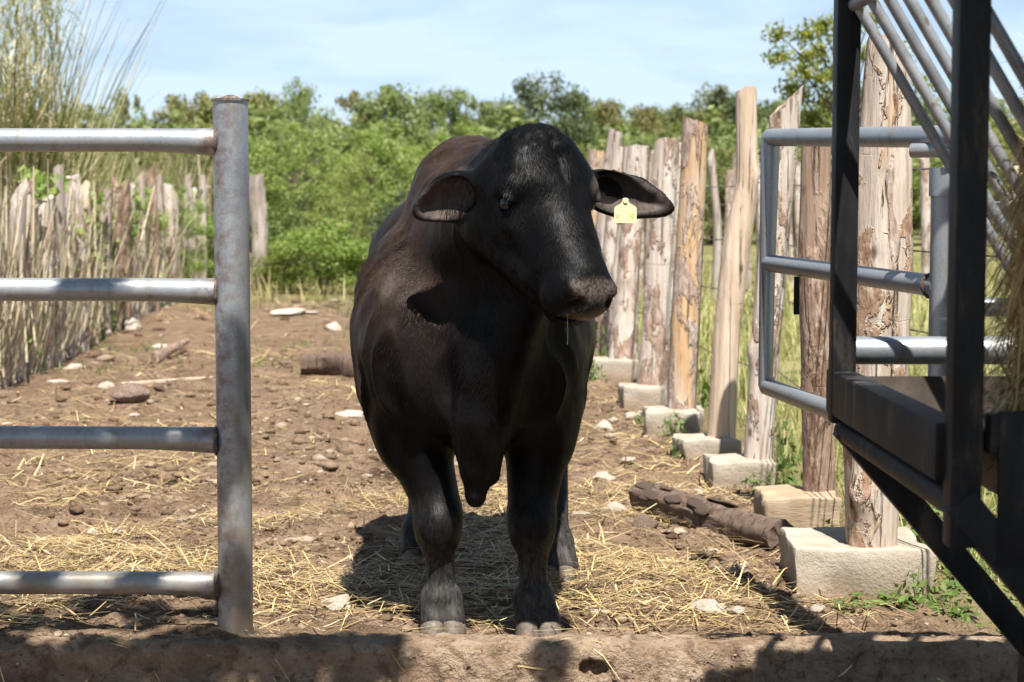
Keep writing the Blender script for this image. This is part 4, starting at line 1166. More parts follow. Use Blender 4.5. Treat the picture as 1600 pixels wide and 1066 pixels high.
# name of each post: (base px,py, dist, [(px, py) on the way up ...], radii px, material, block (x0,x1 px, y bottom, height m) , slant, seed, label)
POSTS = [
    ((1360, 866), 6.31, [(1366, 600), (1374, 400), (1386, 84)], (41, 51, 49, 33), 'wood_bark', (1252, 1470, 6.17, 0.46, 0.175, 'footing'), (0.9, 1.0), 11,
     'thickest fence post, grey bark split by an orange gash, behind the open gate'),
    ((1281, 772), 7.58, [(1276, 600), (1272, 420), (1276, 212)], (26, 25, 24, 22), 'wood_red', (1203, 1318, 7.35, 0.40, 0.165, 'footing_tan'), None, 12,
     'dark reddish rough post on the tan footing, behind the open gate'),
    ((1184, 722), 8.86, [(1194, 560), (1210, 380), (1228, 160)], (23, 24, 24, 24), 'wood_pale', (1116, 1216, 8.68, 0.36, 0.135, 'footing'), (1.1, 3.1), 13,
     'leaning pale post with a slanted pointed top beside the gate end'),
    ((1127, 692), 9.72, [(1136, 520), (1152, 380), (1168, 290), (1166, 142)], (23, 21, 21, 17, 16), 'wood_smooth', (1066, 1160, 9.50, 0.36, 0.13, 'footing'), (0.3, 2.0), 14,
     'tallest smooth tan post with a bend near its top'),
    ((1064, 644), 10.95, [(1070, 500), (1079, 340), (1086, 192)], (22, 22, 20, 21), 'wood_peel', (1013, 1105, 10.72, 0.38, 0.15, 'footing'), (0.3, 0.5), 15,
     'peeled orange post right of the bull ear tag'),
    ((1019, 599), 12.5, [(1026, 480), (1032, 340), (1042, 222)], (23, 20, 21, 19), 'wood_pale', (973, 1042, 12.25, 0.40, 0.15, 'footing'), (0.4, 1.5), 16,
     'knobbly pale brown post left of the orange post'),
    ((974, 560), 14.8, [(980, 460), (988, 340), (998, 230)], (23, 19, 17, 16), 'wood_pale', (928, 1000, 14.5, 0.42, 0.15, 'footing'), (0.2, 1.5), 17,
     'pale mottled post just past the bull muzzle'),
    ((1030, 582), 13.5, [(1038, 470), (1046, 340), (1056, 222)], (17, 15, 15, 13), 'wood_pale', None, (0.3, 0.5), 24,
     'pale slim post half hidden behind the knobbly post'),
    ((962, 552), 15.7, [(970, 440), (980, 340), (986, 234)], (15, 14, 14, 13), 'wood_pale', None, (0.3, 0.5), 25,
     'slim whitish post close behind the mottled post by the muzzle'),
    ((948, 545), 16.6, [(956, 420), (962, 340), (970, 232)], (17, 15, 15, 14), 'wood_pale', None, (0.4, 0.5), 18,
     'thin whitish post showing behind the bull right ear'),
    ((930, 520), 18.4, [(938, 400), (948, 300), (962, 206)], (13, 12, 12, 11), 'wood_grey', None, (0.3, 0.5), 19,
     'thin grey post leaning right above the bull ear'),
    ((918, 500), 20.4, [(924, 400), (928, 320), (932, 236)], (15, 14, 14, 13), 'wood_peel', None, (0.3, 0.5), 20,
     'farthest orange brown post beside the bull head'),
]
POST_OBJS = []
for (bp, d, mids, rad, mt, blk, slant, seed, lab) in POSTS:
    b = W(bp[0], bp[1], d)
    gz = float(ground_z(b.x, d))
    zb = gz - 0.1
    root = empty('fence_post', (b.x, d, gz))
    pts = [(b.x - 0.0, d, zb, rad[0] / FPX * d)] + [(*W(px, py, d), r / FPX * d) for (px, py), r in zip(mids, rad[1:])]
    pts = [(p[0], p[1], p[2], p[3]) for p in pts]
    pts.insert(1, (b.x, d, b.z, rad[0] / FPX * d))
    me = post_mesh('post', pts, seed, origin=root.location, rough=0.10 if mt != 'wood_smooth' else 0.06, slant=slant, sides=28 if d < 8 else 20,
                   gash=[(1.05, 1.66, 1.80, 1.66, 0.26, 0.004), (1.56, 2.02, 1.35, 1.8, 0.16, 0.004), (0.20, 0.42, 1.45, 1.55, 0.16, 0.004)] if seed == 11 else None)
    pm = link('post', me, M[mt], root)
    for (vg, qg) in list(GASH):
        link('bare_wood', mesh_np('bare_wood', vg, qg), M['wood_peel'], pm)
    if blk:
        x0, x1, yf, dep, hh, bm_ = blk
        xa = (x0 - 800) / FPX * yf; xb = (x1 - 800) / FPX * yf
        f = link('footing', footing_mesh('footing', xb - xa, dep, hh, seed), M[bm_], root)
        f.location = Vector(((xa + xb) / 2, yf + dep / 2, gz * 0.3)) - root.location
        f.rotation_euler = (0, 0, (seed % 5 - 2) * 0.02)
    tag(root, lab, 'fence post', 'posts of the right fence')
    POST_OBJS.append((pts, d))

# ---- barbed wire along the right fence, nailed to the far side of the posts
def build_wire():
    def face(i, z):
        pts, d = POST_OBJS[i]
        zz = [p[2] for p in pts]
        return Vector((np.interp(z, zz, [p[0] for p in pts]) + np.interp(z, zz, [p[3] for p in pts]) * 0.96, d + 0.02, z))
    names = ['topmost', 'second', 'third', 'lowest']
    for w, z in enumerate((1.55, 1.24, 0.95, 0.56)):
        m = MB(); P = []
        P.append(Vector((1.93, 4.2, z + 0.03)))
        for i in range(len(POST_OBJS)): P.append(face(i, z + 0.02 * math.sin(i * 2.3 + w)))
        rl = random.Random(w)
        line = []
        for a, b in zip(P[:-1], P[1:]):
            for k in range(6):
                t = k / 6; q = a.lerp(b, t); q.z -= 0.05 * t * (1 - t); line.append(q)
        line.append(P[-1])
        for ph in (0.0, math.pi):                                   # two twisted strands
            tw = []
            for a, b in zip(line[:-1], line[1:]):
                L = (b - a).length; kk = max(2, int(L / 0.03))
                if a.y > 10: kk = max(2, int(L / 0.15))
                for k in range(kk):
                    q = a.lerp(b, k / kk); an = ph + len(tw) * 1.1
                    tw.append(q + Vector((math.cos(an) * 0.0022, 0, math.sin(an) * 0.0022)))
            m.tube(tw, 0.0016, 4, False)
        s = 0; 
        for a, b in zip(line[:-1], line[1:]):
            L = (b - a).length
            while s < L:
                q = a.lerp(b, s / L)
                for e in (0, 1):
                    dr = Vector((rl.uniform(-1, 1), rl.uniform(-.4, .4), rl.uniform(-1, 1))).normalized() * 0.014
                    m.tube([q - dr, q + dr], [0.0012, 0.0006], 3, False)
                s += 0.09 if q.y < 9 else 0.16
            s -= L
        o = m.build('barbed_wire', M['wire'], None)
        tag(o, names[w] + ' barbed wire strand strung between the right fence posts', 'barbed wire', 'barbed wires of the right fence')
build_wire()

# ---- logs
def build_log():
    a = on_ground(1000, 800); b = on_ground(1222, 862)
    z = 0.055
    pts = []
    for t, r, dz, dy in ((0, 0.070, 0.02, 0), (0.2, 0.080, 0.015, 0.02), (0.42, 0.074, 0.005, -0.01), (0.7, 0.068, 0.0, 0.01), (1.0, 0.072, 0.005, 0.0)):
        p = a.lerp(b, t); pts.append((p.x, p.y + dy, z + dz, r))
    root = empty('log', (pts[2][0], pts[2][1], 0.0))
    link('trunk', post_mesh('trunk', pts, 33, sides=30, rough=0.20, origin=root.location, knots=6, step=0.022), M['log'], root)
    # lifted bark plates
    rl = random.Random(4); 
    for i in range(9):
        t = rl.uniform(0.03, 0.62); p = a.lerp(b, t); an = rl.uniform(0.4, 2.4)
        d = (b - a).normalized(); s = Vector((d.y, -d.x, 0)); up = Vector((0, 0, 1))
        nrm = (s * math.cos(an) + up * math.sin(an)); r = 0.076
        c = Vector((p.x, p.y, z + 0.01)) + nrm * r
        me = stone_mesh('bark_flake', 300 + i, 2, 0.16, 0.3)
        o = link('bark_flake', me, M['log'], root); o.location = c - root.location
        tx = d; tz = nrm; ty = tz.cross(tx); o.rotation_euler = Matrix((tx, ty, tz)).transposed().to_euler(); o.scale = (rl.uniform(0.05, 0.09), rl.uniform(0.03, 0.045), 0.05)
    tag(root, 'rotting brown log with cracked bark lying by the footings', 'log')
    a = on_ground(468, 590); b = on_ground(556, 596)
    pts = [(a.x, a.y + .1, 0.10, 0.085), ((a.x + b.x) / 2, a.y + .12, 0.10, 0.10), (b.x, b.y + .05, 0.10, 0.12), (b.x + 0.05, b.y + .05, 0.10, 0.115)]
    o = link('log', post_mesh('log_far', pts, 35, sides=20, rough=0.14, origin=(a.x, a.y, 0)), M['log']); o.location = (a.x, a.y, 0)
    tag(o, 'short dark log on the dirt left of the bull', 'log')
    a = on_ground(240, 568); b = on_ground(292, 545)
    o = link('branch', post_mesh('branch', [(a.x, a.y, 0.05, 0.05), (b.x, b.y, 0.08, 0.03)], 36, sides=12, rough=0.2, origin=(a.x, a.y, 0)), M['wood_red']); o.location = (a.x, a.y, 0)
    tag(o, 'reddish branch lying behind the gate post on the dirt', 'branch')
    a = on_ground(190, 607); b = on_ground(335, 600)
    o = link('stick', post_mesh('stick', [(a.x, a.y, 0.03, 0.02), (b.x, b.y, 0.05, 0.016)], 37, sides=8, rough=0.1, origin=(a.x, a.y, 0)), M['wood_smooth']); o.location = (a.x, a.y, 0)
    tag(o, 'long pale straight stick on the dirt behind the brown rock', 'stick')
build_log()

# ================================================================ steel: the two pipe gates
def weld_ring(c, axis, r, parent, rl):
    m = MB(); axis = Vector(axis).normalized()
    a = axis.orthogonal().normalized(); b = axis.cross(a); pts = []
    n = 22
    for k in range(n + 1):
        an = 2 * math.pi * k / n
        pts.append(Vector(c) + (a * math.cos(an) + b * math.sin(an)) * r)
    m.tube(pts, [0.0062 + rl.uniform(-0.002, 0.0025) for _ in pts], 6, False); return m.build('weld', M['weld'], parent)

def build_left_gate():
    rl = random.Random(2)
    GY = 5.56
    base = W(369, 1000, GY); top = W(360, 158, GY)
    root = empty('pipe_gate', (base.x, GY, 0.0)); O = root.location
    m = MB(); n = 24
    m.tube([Vector((base.x, GY, -0.05)) - O, Vector((base.x * .5 + top.x * .5, GY, 0.9)) - O, Vector((top.x, GY, top.z)) - O], 0.0560, 40)
    pst = m.build('gate_post', M['galv'], root)
    m = MB(); tp = Vector((top.x, GY, top.z)) - O
    m.tube([tp + Vector((0, 0, -0.001)), tp + Vector((0, 0, 0.006))], [0.0605, 0.0600], 30)
    m.tube([tp + Vector((0, 0, 0.006)), tp + Vector((0, 0, 0.013)), tp + Vector((0, 0, 0.020))], [0.034, 0.026, 0.006], 18)
    m.build('cap', M['weld'], pst)
    for i, (py, pl) in enumerate(((219, 219), (453, 452), (685, 682), (911, 910))):
        e = W(340, py, GY); s = W(-330, pl, GY)
        pts = []; rad = []
        L = e.x - s.x
        for t in np.linspace(0, 1, 40):
            x = s.x + L * t
            fl = max(0.0, 1 - (e.x - x) / 0.22)
            pts.append(Vector((x, GY, s.z + (e.z - s.z) * t - 0.006 * fl)) - O)
            rad.append(0.0375 + 0.0065 * fl ** 1.6)
        m = MB(); m.tube(pts, rad, 30); rail = m.build('rail', M['galv'], root)
        weld_ring(Vector((e.x - 0.001, GY, e.z - 0.006)) - O, (1, 0, 0), 0.0435, rail, rl)
    # far jamb, out of the picture
    m = MB(); j = W(-330, 500, GY); m.tube([Vector((j.x, GY, -0.1)) - O, Vector((j.x, GY, 1.78)) - O], 0.056, 24); m.build('gate_post', M['galv'], root)
    tag(root, 'galvanised four rail pipe panel with capped post left of the bull', 'pipe gate')
build_left_gate()

def build_right_gate():
    rl = random.Random(3)
    far = Vector((0.905, 6.1, 0)); hin = Vector((1.16, 4.84, 0))
    root = empty('pipe_gate', (hin.x, hin.y, 0.0)); O = root.location
    zt = [(W(1200, 215, far.y).z, W(1440, 216, 4.90).z), (W(1200, 411, far.y).z, W(1465, 449, hin.y).z), (W(1200, 604, far.y).z, None)]
    zt[2] = (zt[2][0], zt[2][0] - 0.035)
    rails = []
    for i, (zf, zh) in enumerate(zt):
        a = Vector((far.x, far.y, zf)); b = Vector((hin.x - 0.01, hin.y + 0.06, zh))
        if i == 0: b = Vector((1.235, 4.80, zh))
        if i == 1: b = Vector((1.21, 4.88, zh))
        m = MB(); m.tube([a - O, a.lerp(b, 0.5) - O, b - O], [0.0305, 0.031, 0.032], 28); rails.append(m.build('rail', M['galv'], root))
        if i == 1: weld_ring(a.lerp(b, 0.965) - O, b - a, 0.034, rails[-1], rl)
    # free end: flattened pipe, bent round at the foot
    m = MB(); pts = [Vector((far.x + 0.002, far.y, zt[0][0])) - O, Vector((far.x - 0.004, far.y, zt[1][0])) - O, Vector((far.x - 0.006, far.y, zt[2][0])) - O]
    m.tube(pts, [0.034, 0.028, 0.0255], 20, up=(1, 0.15, 0)); m.build('end_stile', M['galv'], root)
    m = MB(); lp = W(1245, 432, 5.83) - O; m.box(lp + Vector((0, 0, -0.065)), (0.019, 0.007, 0.128)); m.build('latch_bar', M['dark_steel'], root, bevel=0.002)
    # hinge stile, shorter than the free end
    zc = W(1475, 290, 4.88).z
    st = Vector((1.222, 4.88, 0)) - O
    m = MB(); m.tube([st + Vector((0, 0, 0.60)), st + Vector((0, 0, zc))], 0.042, 32); q = m.build('hinge_stile', M['galv'], root)
    m = MB(); m.tube([st + Vector((0, 0, zc - 0.03)), st + Vector((0, 0, zc + 0.05))], 0.048, 32); m.build('collar', M['galv'], q)
    m = MB(); m.tube([st + Vector((0.02, 0, zc + 0.10)), st + Vector((-0.08, 0.08, zc + 0.10))], 0.021, 16); m.build('hinge_arm', M['galv'], root)
    tag(root, 'open galvanised pipe gate swung back along the right fence', 'pipe gate')
    hp = empty('gate_post', (1.86, 4.84, 0))
    m = MB(); m.tube([(0, 0, -0.1), (0, 0, 1.75)], 0.056, 32); m.build('pipe', M['galv'], hp)
    for z in (1.40, 1.13, 0.70):
        m = MB(); m.tube([(-0.05, 0, z), (-0.595, 0.03, z)], 0.027, 24); m.build('hinge_rail', M['galv'], hp)
    tag(hp, 'grey pipe post carrying the open gate, hidden behind the feeder', 'gate post')
build_right_gate()

# ================================================================ the hay feeder in the right foreground
def build_feeder():
    X0, X1 = 0.835, 1.86
    root = empty('hay_feeder', (1.2, 3.3, -0.1)); O = root.location
    def part(name, mat, fn, bevel=None, parent=root):
        m = MB(); fn(m)
        me = m.mesh(name, True, bevel, origin=O if parent is root else None); return link(name, me, M[mat], parent)
    posts = [(X0 - 0.006, 4.32, 0.0595), (X0 + 0.012, 3.22, 0.0595), (X1, 4.32, 0.06), (X1, 3.22, 0.06)]
    for (x, y, w) in posts:
        part('post', 'dark_steel', lambda m: m.box((x, y, 1.45 if y > 4 else 1.40), (w, w, 1.16 if y > 4 else 1.26)), 0.006)
    for x in (X0, X1):
        part('top_rail', 'dark_steel', lambda m: m.tube([(x, 3.18, 2.03), (x, 4.36, 2.03)], 0.028, 20))
        part('side_beam', 'dark_steel', lambda m: m.box((x - 0.004 if x < 1 else x, 3.815, 0.945), (0.062, 1.14, 0.112)), 0.008)
        part('lower_pipe', 'dark_steel', lambda m: m.tube([(x + 0.012, 3.24, 0.845), (x + 0.012, 4.36, 0.845)], 0.030, 20))
    part('end_rail', 'galv', lambda m: m.tube([(X0 + 0.02, 4.40, 1.045), (X1 + 0.03, 4.40, 1.045)], 0.036, 28))
    part('end_top_rail', 'dark_steel', lambda m: m.tube([(X0, 4.34, 2.03), (X1, 4.34, 2.03)], 0.028, 20))
    # trough pan
    def pan(m):
        a = [(X0 + 0.05, 0.985), (X0 + 0.20, 0.80), (X1 - 0.20, 0.80), (X1 - 0.05, 0.985)]
        V = []; t = 0.004
        for y in (3.20, 4.33):
            for (x, z) in a: V.append((x, y, z))
            for (x, z) in a: V.append((x, y, z - t))
        Q = []
        for i in range(3):
            Q += [(i, i + 1, 8 + i + 1, 8 + i), (4 + i + 1, 4 + i, 12 + i, 12 + i + 1)]
        m.add(V, Q)
        # end plate
        V = [(x, 4.335, z) for (x, z) in a] + [(x, 4.339, z) for (x, z) in a]
        m.add(V, [(0, 1, 2, 3), (7, 6, 5, 4), (0, 4, 5, 1), (1, 5, 6, 2), (2, 6, 7, 3), (3, 7, 4, 0)])
    part('trough', 'trough', pan)
    # slanted rack bars, both sides of the V
    for x in (X0 + 0.006, X1 - 0.006):
        part('bar_rail', 'bar_steel', lambda m: m.tube([(x, 3.24, 1.905), (x, 4.30, 1.905)], 0.017, 14))
    for s, xt, xb in ((0, X0 + 0.010, 1.285), (1, X1 - 0.010, 1.415)):
        y = 4.27
        for k in range(7):
            part('rack_bar', 'bar_steel', lambda m: m.tube([(xt, y, 1.90), (xb, y - 0.03, 1.155)], 0.0135, 14))
            y -= 0.150
    part('keel_pipe', 'dark_steel', lambda m: m.box((1.35, 3.75, 1.145), (0.20, 1.10, 0.03)))
    # braces down to the pedestals
    for y in (4.32, 3.22):
        for (x, s) in ((X0, 1), (X1, -1)):
            part('brace', 'dark_steel', lambda m: m.beam((x + 0.0 * s, y, 0.86), (x + 0.49 * s, y, 0.29), 0.066, 0.066, up=(0, 1, 0)), 0.006)
        part('pedestal', 'dark_steel', lambda m: m.box((1.348, y, 0.12), (0.10, 0.09, 0.46)), 0.006)
        part('foot_plate', 'dark_steel', lambda m: m.box((1.348, y, -0.10), (0.22, 0.26, 0.03)), 0.004)
    part('end_panel', 'dark_steel', lambda m: m.box((1.355, 3.19, 0.885), (0.90, 0.012, 0.29)), 0.003)
    part('end_beam', 'dark_steel', lambda m: m.box((1.355, 3.215, 0.985), (0.93, 0.05, 0.075)), 0.006)
    part('end_top_rail', 'dark_steel', lambda m: m.tube([(X0, 3.20, 2.035), (X1, 3.20, 2.035)], 0.027, 20))
    part('shade_board', 'trough', lambda m: m.box((1.42, 4.168, 2.082), (0.90, 0.43, 0.022)), 0.004)  # unseen board added over the rack to shade the curb
    part('shade_rail', 'dark_steel', lambda m: m.tube([(X0, 4.34, 2.43), (X1, 4.34, 2.43)], 0.02, 14))  # added out of view, holds the bars that stripe the curb with shade
    for k in range(7):
        part('shade_bar', 'bar_steel', lambda m: m.tube([(X0 + 0.16 + k * 0.15, 4.34, 2.09), (X0 + 0.26 + k * 0.15, 4.34, 2.42)], 0.016, 12))  # unseen bars, added so that stripes of shade fall on the curb
    tag(root, 'dark steel hay feeder with slanted rack bars in the right foreground', 'hay feeder')
    # hay that hangs through the bars at the near end and lies in the pan
    n = 8000
    y = RNG.uniform(3.27, 3.95, n); z = 0.95 + 0.80 * RNG.uniform(0, 1, n) ** 1.2
    x = np.interp(z, [0.95, 1.3, 1.6, 1.75], [0.955, 0.945, 0.985, 1.05]) * (1 + 0.30 * (y - 3.27)) + np.abs(RNG.normal(0, 0.16, n))
    D = RNG.normal(size=(n, 3)) * np.array([0.8, 0.45, 0.8]); D[:, 2] -= 0.45; D[:, 0] -= 0.15; D /= np.linalg.norm(D, axis=1)[:, None]
    L = RNG.uniform(0.05, 0.20, n)
    V, Q = strips(np.stack([x, y, z], 1), D, L, 0.002 + 0.007 * RNG.uniform(0, 1, n) ** 2.5, RNG.uniform(0, 0.05, n), 2, taper=0.5)
    V = V.reshape(n, -1, 3); keep = (V[:, :, 0].min(1) > X0 + 0.05) & (V[:, :, 2].min(1) > 0.84) & (V[:, :, 1].min(1) > 3.22)
    nk = int(keep.sum()); V = V[keep].reshape(-1, 3); b0 = (np.arange(nk) * 6)[:, None]
    Q = np.concatenate([b0 + np.array([[0, 1, 3, 2]]), b0 + np.array([[2, 3, 5, 4]])])
    o = link('hay', mesh_np('hay', V, Q, False), M['hay']); tag(o, 'dry brown hay hanging out of the feeder rack at the right edge', 'hay', kind='stuff')
    Vb, Tb = ico(4); r = fbm(Vb[:, 0] * 3, Vb[:, 1] * 3, Vb[:, 2] * 3, 91, 4)
    Vb = Vb * (1 + 0.16 * r)[:, None] * np.array([0.20, 0.30, 0.24])
    link('hay_core', mesh_np('hay_core', Vb + np.array([1.36, 3.66, 1.22]), Tb), M['hay'], o)
build_feeder()

# unseen roof added behind and right of the camera to shade the feeder's near end
def build_shade_roof():
    root = empty('shade_roof', (2.2, 0.8, -0.1)); O = root.location
    def p(name, mat, fn, bevel=None):
        m = MB(); fn(m); return link(name, m.mesh(name, True, bevel, origin=O), M[mat], root)
    def sheet(m):
        xs = np.arange(0.62, 4.6, 0.038); V = []; Q = []
        for i, x in enumerate(xs):
            zc = 0.012 * math.sin(x / 0.076 * 2 * math.pi)
            for y, z in ((-2.6, 3.0), (3.15, 2.64)): V += [(x, y, z + zc), (x, y, z + zc - 0.003)]
        for i in range(len(xs) - 1):
            a = i * 4; b = a + 4
            Q += [(a, b, b + 2, a + 2), (a + 1, a + 3, b + 3, b + 1)]
        m.add(V, Q)
    p('roof_sheet', 'roof_sheet', sheet)
    for (x, y) in ((0.75, -2.3), (4.3, -2.3), (4.3, 2.9), (2.6, 2.9)):
        p('post', 'galv', lambda m: m.tube([(x, y, -0.2), (x, y, 2.62)], 0.05, 16))
    for y, z in ((-2.3, 2.92), (2.9, 2.60)):
        p('purlin', 'galv', lambda m: m.box((2.6, y, z), (3.9, 0.06, 0.08)))
    tag(root, 'corrugated roof on pipe posts, added unseen beside the camera to shade the feeder', 'shade_roof')
build_shade_roof()
# ================================================================ vegetation
def leaf_quads(P, N, size, rng, asp=0.5, curl=0.0):
    """diamond leaves at P with normals N"""
    n = len(P)
    r = rng.normal(size=(n, 3)); A = np.cross(N, r); A /= np.linalg.norm(A, axis=1)[:, None] + 1e-9; B = np.cross(N, A)
    s = size[:, None]
    V = np.stack([P - A * s, P + B * s * asp - N * s * curl, P + A * s, P - B * s * asp - N * s * curl], 1)
    Q = np.arange(n * 4).reshape(n, 4)
    return V.reshape(-1, 3), Q

def crown_mesh(name, seed, clumps, leaves, size, rad=(1, 1, 1), shell=0.55, clump_r=(0.22, 0.38), up=0.35, asp=0.5, flatten=0.75, cut=None):
    """leaf clumps spread through an uneven ellipsoid of radius 1 centred on the origin"""
    rng = np.random.default_rng(seed)
    C = rng.normal(size=(clumps, 3)); C /= np.linalg.norm(C, axis=1)[:, None]
    rr = rng.uniform(shell, 1.0, clumps) ** 0.6
    lump = 1 + 0.28 * vnoise(C[:, 0] * 1.6 + seed, C[:, 1] * 1.6, C[:, 2] * 1.6, seed)
    C = C * (rr * lump)[:, None] * 0.82
    if cut is not None: C = C[C[:, 2] > cut]; clumps = len(C)
    cr = rng.uniform(clump_r[0], clump_r[1], clumps)
    k = rng.integers(0, clumps, leaves)
    d = rng.normal(size=(leaves, 3)); d /= np.linalg.norm(d, axis=1)[:, None]
    r = rng.uniform(0.0, 1.0, leaves) ** 0.45
    P = C[k] + d * (r * cr[k])[:, None] * np.array([1, 1, flatten])
    N = d * 0.8 + C[k] * 0.3 + rng.normal(size=(leaves, 3)) * 0.55 + np.array([0, 0, up]); N /= np.linalg.norm(N, axis=1)[:, None]
    P = P * np.array(rad)
    V, Q = leaf_quads(P, N, rng.uniform(0.6, 1.3, leaves) * size, rng, asp)
    return mesh_np(name, V, Q, False)

def trunk_mesh(name, seed, h=1.0, r=0.03, limbs=7, spread=0.7, stems=1, top=0.8):
    rl = random.Random(seed); m = MB()
    for s in range(stems):
        a0 = rl.uniform(0, 6.28); b0 = Vector((math.cos(a0) * 0.05 * (stems > 1), math.sin(a0) * 0.05 * (stems > 1), -0.02))
        lean = Vector((math.cos(a0), math.sin(a0), 0)) * (0.25 * spread if stems > 1 else 0.06)
        pts = [b0 + lean * t + Vector((rl.uniform(-.02, .02), rl.uniform(-.02, .02), h * t * 0.75)) for t in (0, .25, .5, .75, 1)]
        m.tube(pts, [r * (1 - 0.7 * t) for t in (0, .25, .5, .75, 1)], 7, False)
        for i in range(limbs):
            t = rl.uniform(0.35, 0.95); q = b0 + lean * t + Vector((0, 0, h * t * 0.75)); a = rl.uniform(0, 6.28)
            e = Vector((math.cos(a) * spread * rl.uniform(.4, .8), math.sin(a) * spread * rl.uniform(.4, .8), rl.uniform(0.1, 0.32) * h))
            m.tube([q, q + e * 0.5 + Vector((0, 0, 0.03)), q + e], [r * 0.5 * (1.1 - t * .5), r * 0.32, r * 0.1], 5, False)
    return m.mesh(name)

TREE_CROWNS = {
    'bush': [crown_mesh('crown_bush', 400 + i, 95, 9000, 0.040, shell=0.35, clump_r=(0.14, 0.30), asp=0.42, cut=-0.55) for i in range(3)],
    'fine': [crown_mesh('crown_fine', 420 + i, 120, 11000, 0.026, shell=0.3, clump_r=(0.10, 0.24), asp=0.38, up=0.6, flatten=0.5, cut=-0.6) for i in range(2)],
    'tree': [crown_mesh('crown_tree', 440 + i, 80, 7500, 0.042, shell=0.45, clump_r=(0.16, 0.32), asp=0.5, flatten=0.6, cut=-0.45) for i in range(3)],
    'loose': [crown_mesh('crown_loose', 460 + i, 46, 2600, 0.050, shell=0.35, clump_r=(0.12, 0.24), asp=0.5) for i in range(2)],
}
TRUNKS = [trunk_mesh('trunk', 500, 1.0, 0.035, 8, 0.6), trunk_mesh('trunk', 501, 1.0, 0.030, 9, 0.7, 1), trunk_mesh('stems', 502, 1.0, 0.018, 5, 0.6, 5)]
_vc = [0]
def plant(name, x, y, w, h, kind, mat, label, cat, group=None, trunk=None, zc=0.55, dep=None, lift=0.0):
    """one tree or shrub: w full width, h height above the ground"""
    _vc[0] += 1; i = _vc[0]
    z = float(ground_z(x, y))
    root = empty(name, (x, y, z)); root.rotation_euler = (0, 0, i * 2.4)
    me = TREE_CROWNS[kind][i % len(TREE_CROWNS[kind])]
    key = me.name + '|' + mat
    m2 = bpy.data.meshes.get(key)
    if m2 is None:
        m2 = me.copy(); m2.name = key; m2.materials.clear(); m2.materials.append(M[mat])
    c = link('crown', m2, None, root)
    ch = h * (1 - lift)
    c.location = (0, 0, h - ch * 0.5 * 1.05); c.scale = (w / 2, (dep or w) / 2, ch / 2 * 1.16)
    tm = TRUNKS[2 if trunk == 'stems' else i % 2]
    t = link('trunk' if trunk != 'stems' else 'stems', tm, M['trunk'], root); t.scale = (w * 0.5, w * 0.5, h * 0.85)
    return tag(root, label, cat, group)

def wx(px, d): return (px - 800) / FPX * d
def hz_(py, d): return CAM_H + (330 - py) / FPX * d      # height seen at py, at the distance d
rl = random.Random(21)

# --- the near scrub at the end of the pen
SHRUBS = [
    # px, top py, width px, dist, kind, mat, label
    (505, 335, 165, 29.5, 'bush', 'leaf_bright', 'low bright green bush at the end of the dirt left of the bull'),
    (445, 372, 110, 31, 'bush', 'leaf_bright', 'low bright bush right of the gate post'),
    (570, 372, 90, 30.5, 'bush', 'leaf_bright', 'low leafy bush touching the bull flank'),
    (430, 300, 120, 34, 'bush', 'leaf_weed', 'mid green shrub behind the low bushes by the gate post'),
    (535, 285, 160, 35, 'fine', 'leaf_bush', 'twiggy feathery shrub behind the low bright bush'),
    (640, 290, 140, 34, 'bush', 'leaf_dark', 'dark shrub behind the bull back'),
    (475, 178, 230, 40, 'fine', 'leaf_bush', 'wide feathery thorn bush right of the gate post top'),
    (600, 172, 220, 42, 'fine', 'leaf_bright', 'tall light green thorn bush left above the bull'),
    (705, 178, 190, 45, 'fine', 'leaf_bright', 'tall light green thorn bush over the bull hump'),
    (790, 198, 150, 47, 'bush', 'leaf_bush', 'green thicket bush directly behind the bull head'),
    (880, 215, 150, 50, 'bush', 'leaf_bush', 'green thicket bush right behind the bull head'),
    (960, 205, 150, 52, 'fine', 'leaf_olive', 'olive brush above the thin grey posts'),
    (475, 106, 120, 46, 'fine', 'leaf_tree', 'tall wispy tree top rising right of the gate post'),
    (400, 205, 130, 43, 'bush', 'leaf_bush', 'green shrub just behind the gate post top'),
    (340, 190, 130, 44, 'bush', 'leaf_olive', 'olive shrub left of the gate post top'),
    (640, 225, 120, 38, 'bush', 'leaf_bush', 'green shrub behind the bull rump'),
    (560, 228, 130, 38, 'fine', 'leaf_bush', 'feathery green shrub left of the bull rump'),
    (1035, 225, 130, 56, 'bush', 'leaf_tree', 'green bush over the pale brown posts'),
    (1110, 215, 150, 60, 'bush', 'leaf_tree', 'green bush between the orange post and the tallest post'),
    (1200, 210, 160, 60, 'bush', 'leaf_tree', 'green bush behind the slanted top post'),
    (1290, 215, 160, 58, 'bush', 'leaf_bush', 'green bush behind the feeder far post'),
    (1400, 215, 170, 60, 'bush', 'leaf_bush', 'green bush behind the thickest fence post'),
    (1530, 210, 190, 60, 'bush', 'leaf_bush', 'green bush at the right behind the rack bars'),
    (255, 215, 150, 46, 'fine', 'leaf_olive', 'dry olive shrub above the middle of the left fence'),
    (160, 235, 150, 42, 'bush', 'leaf_olive', 'olive green shrub above the left fence'),
    (60, 240, 160, 38, 'bush', 'leaf_bush', 'green shrub behind the tall canes'),
    (330, 330, 90, 30, 'bush', 'leaf_bright', 'leafy shrub overgrowing the far end of the left fence'),
    (270, 262, 120, 27, 'fine', 'leaf_bright', 'light green creeper mound on top of the left fence'),
    (200, 268, 70, 23, 'bush', 'leaf_weed', 'small creeper clump on the left fence top'),
]
for (px, top, wpx, d, k, mt, lab) in SHRUBS:
    plant('shrub', wx(px, d), d, wpx / FPX * d * 1.12, hz_(top, d) - float(ground_z(wx(px, d), d)), k, mt, lab, 'shrub', 'scrub behind the pen', 'stems')

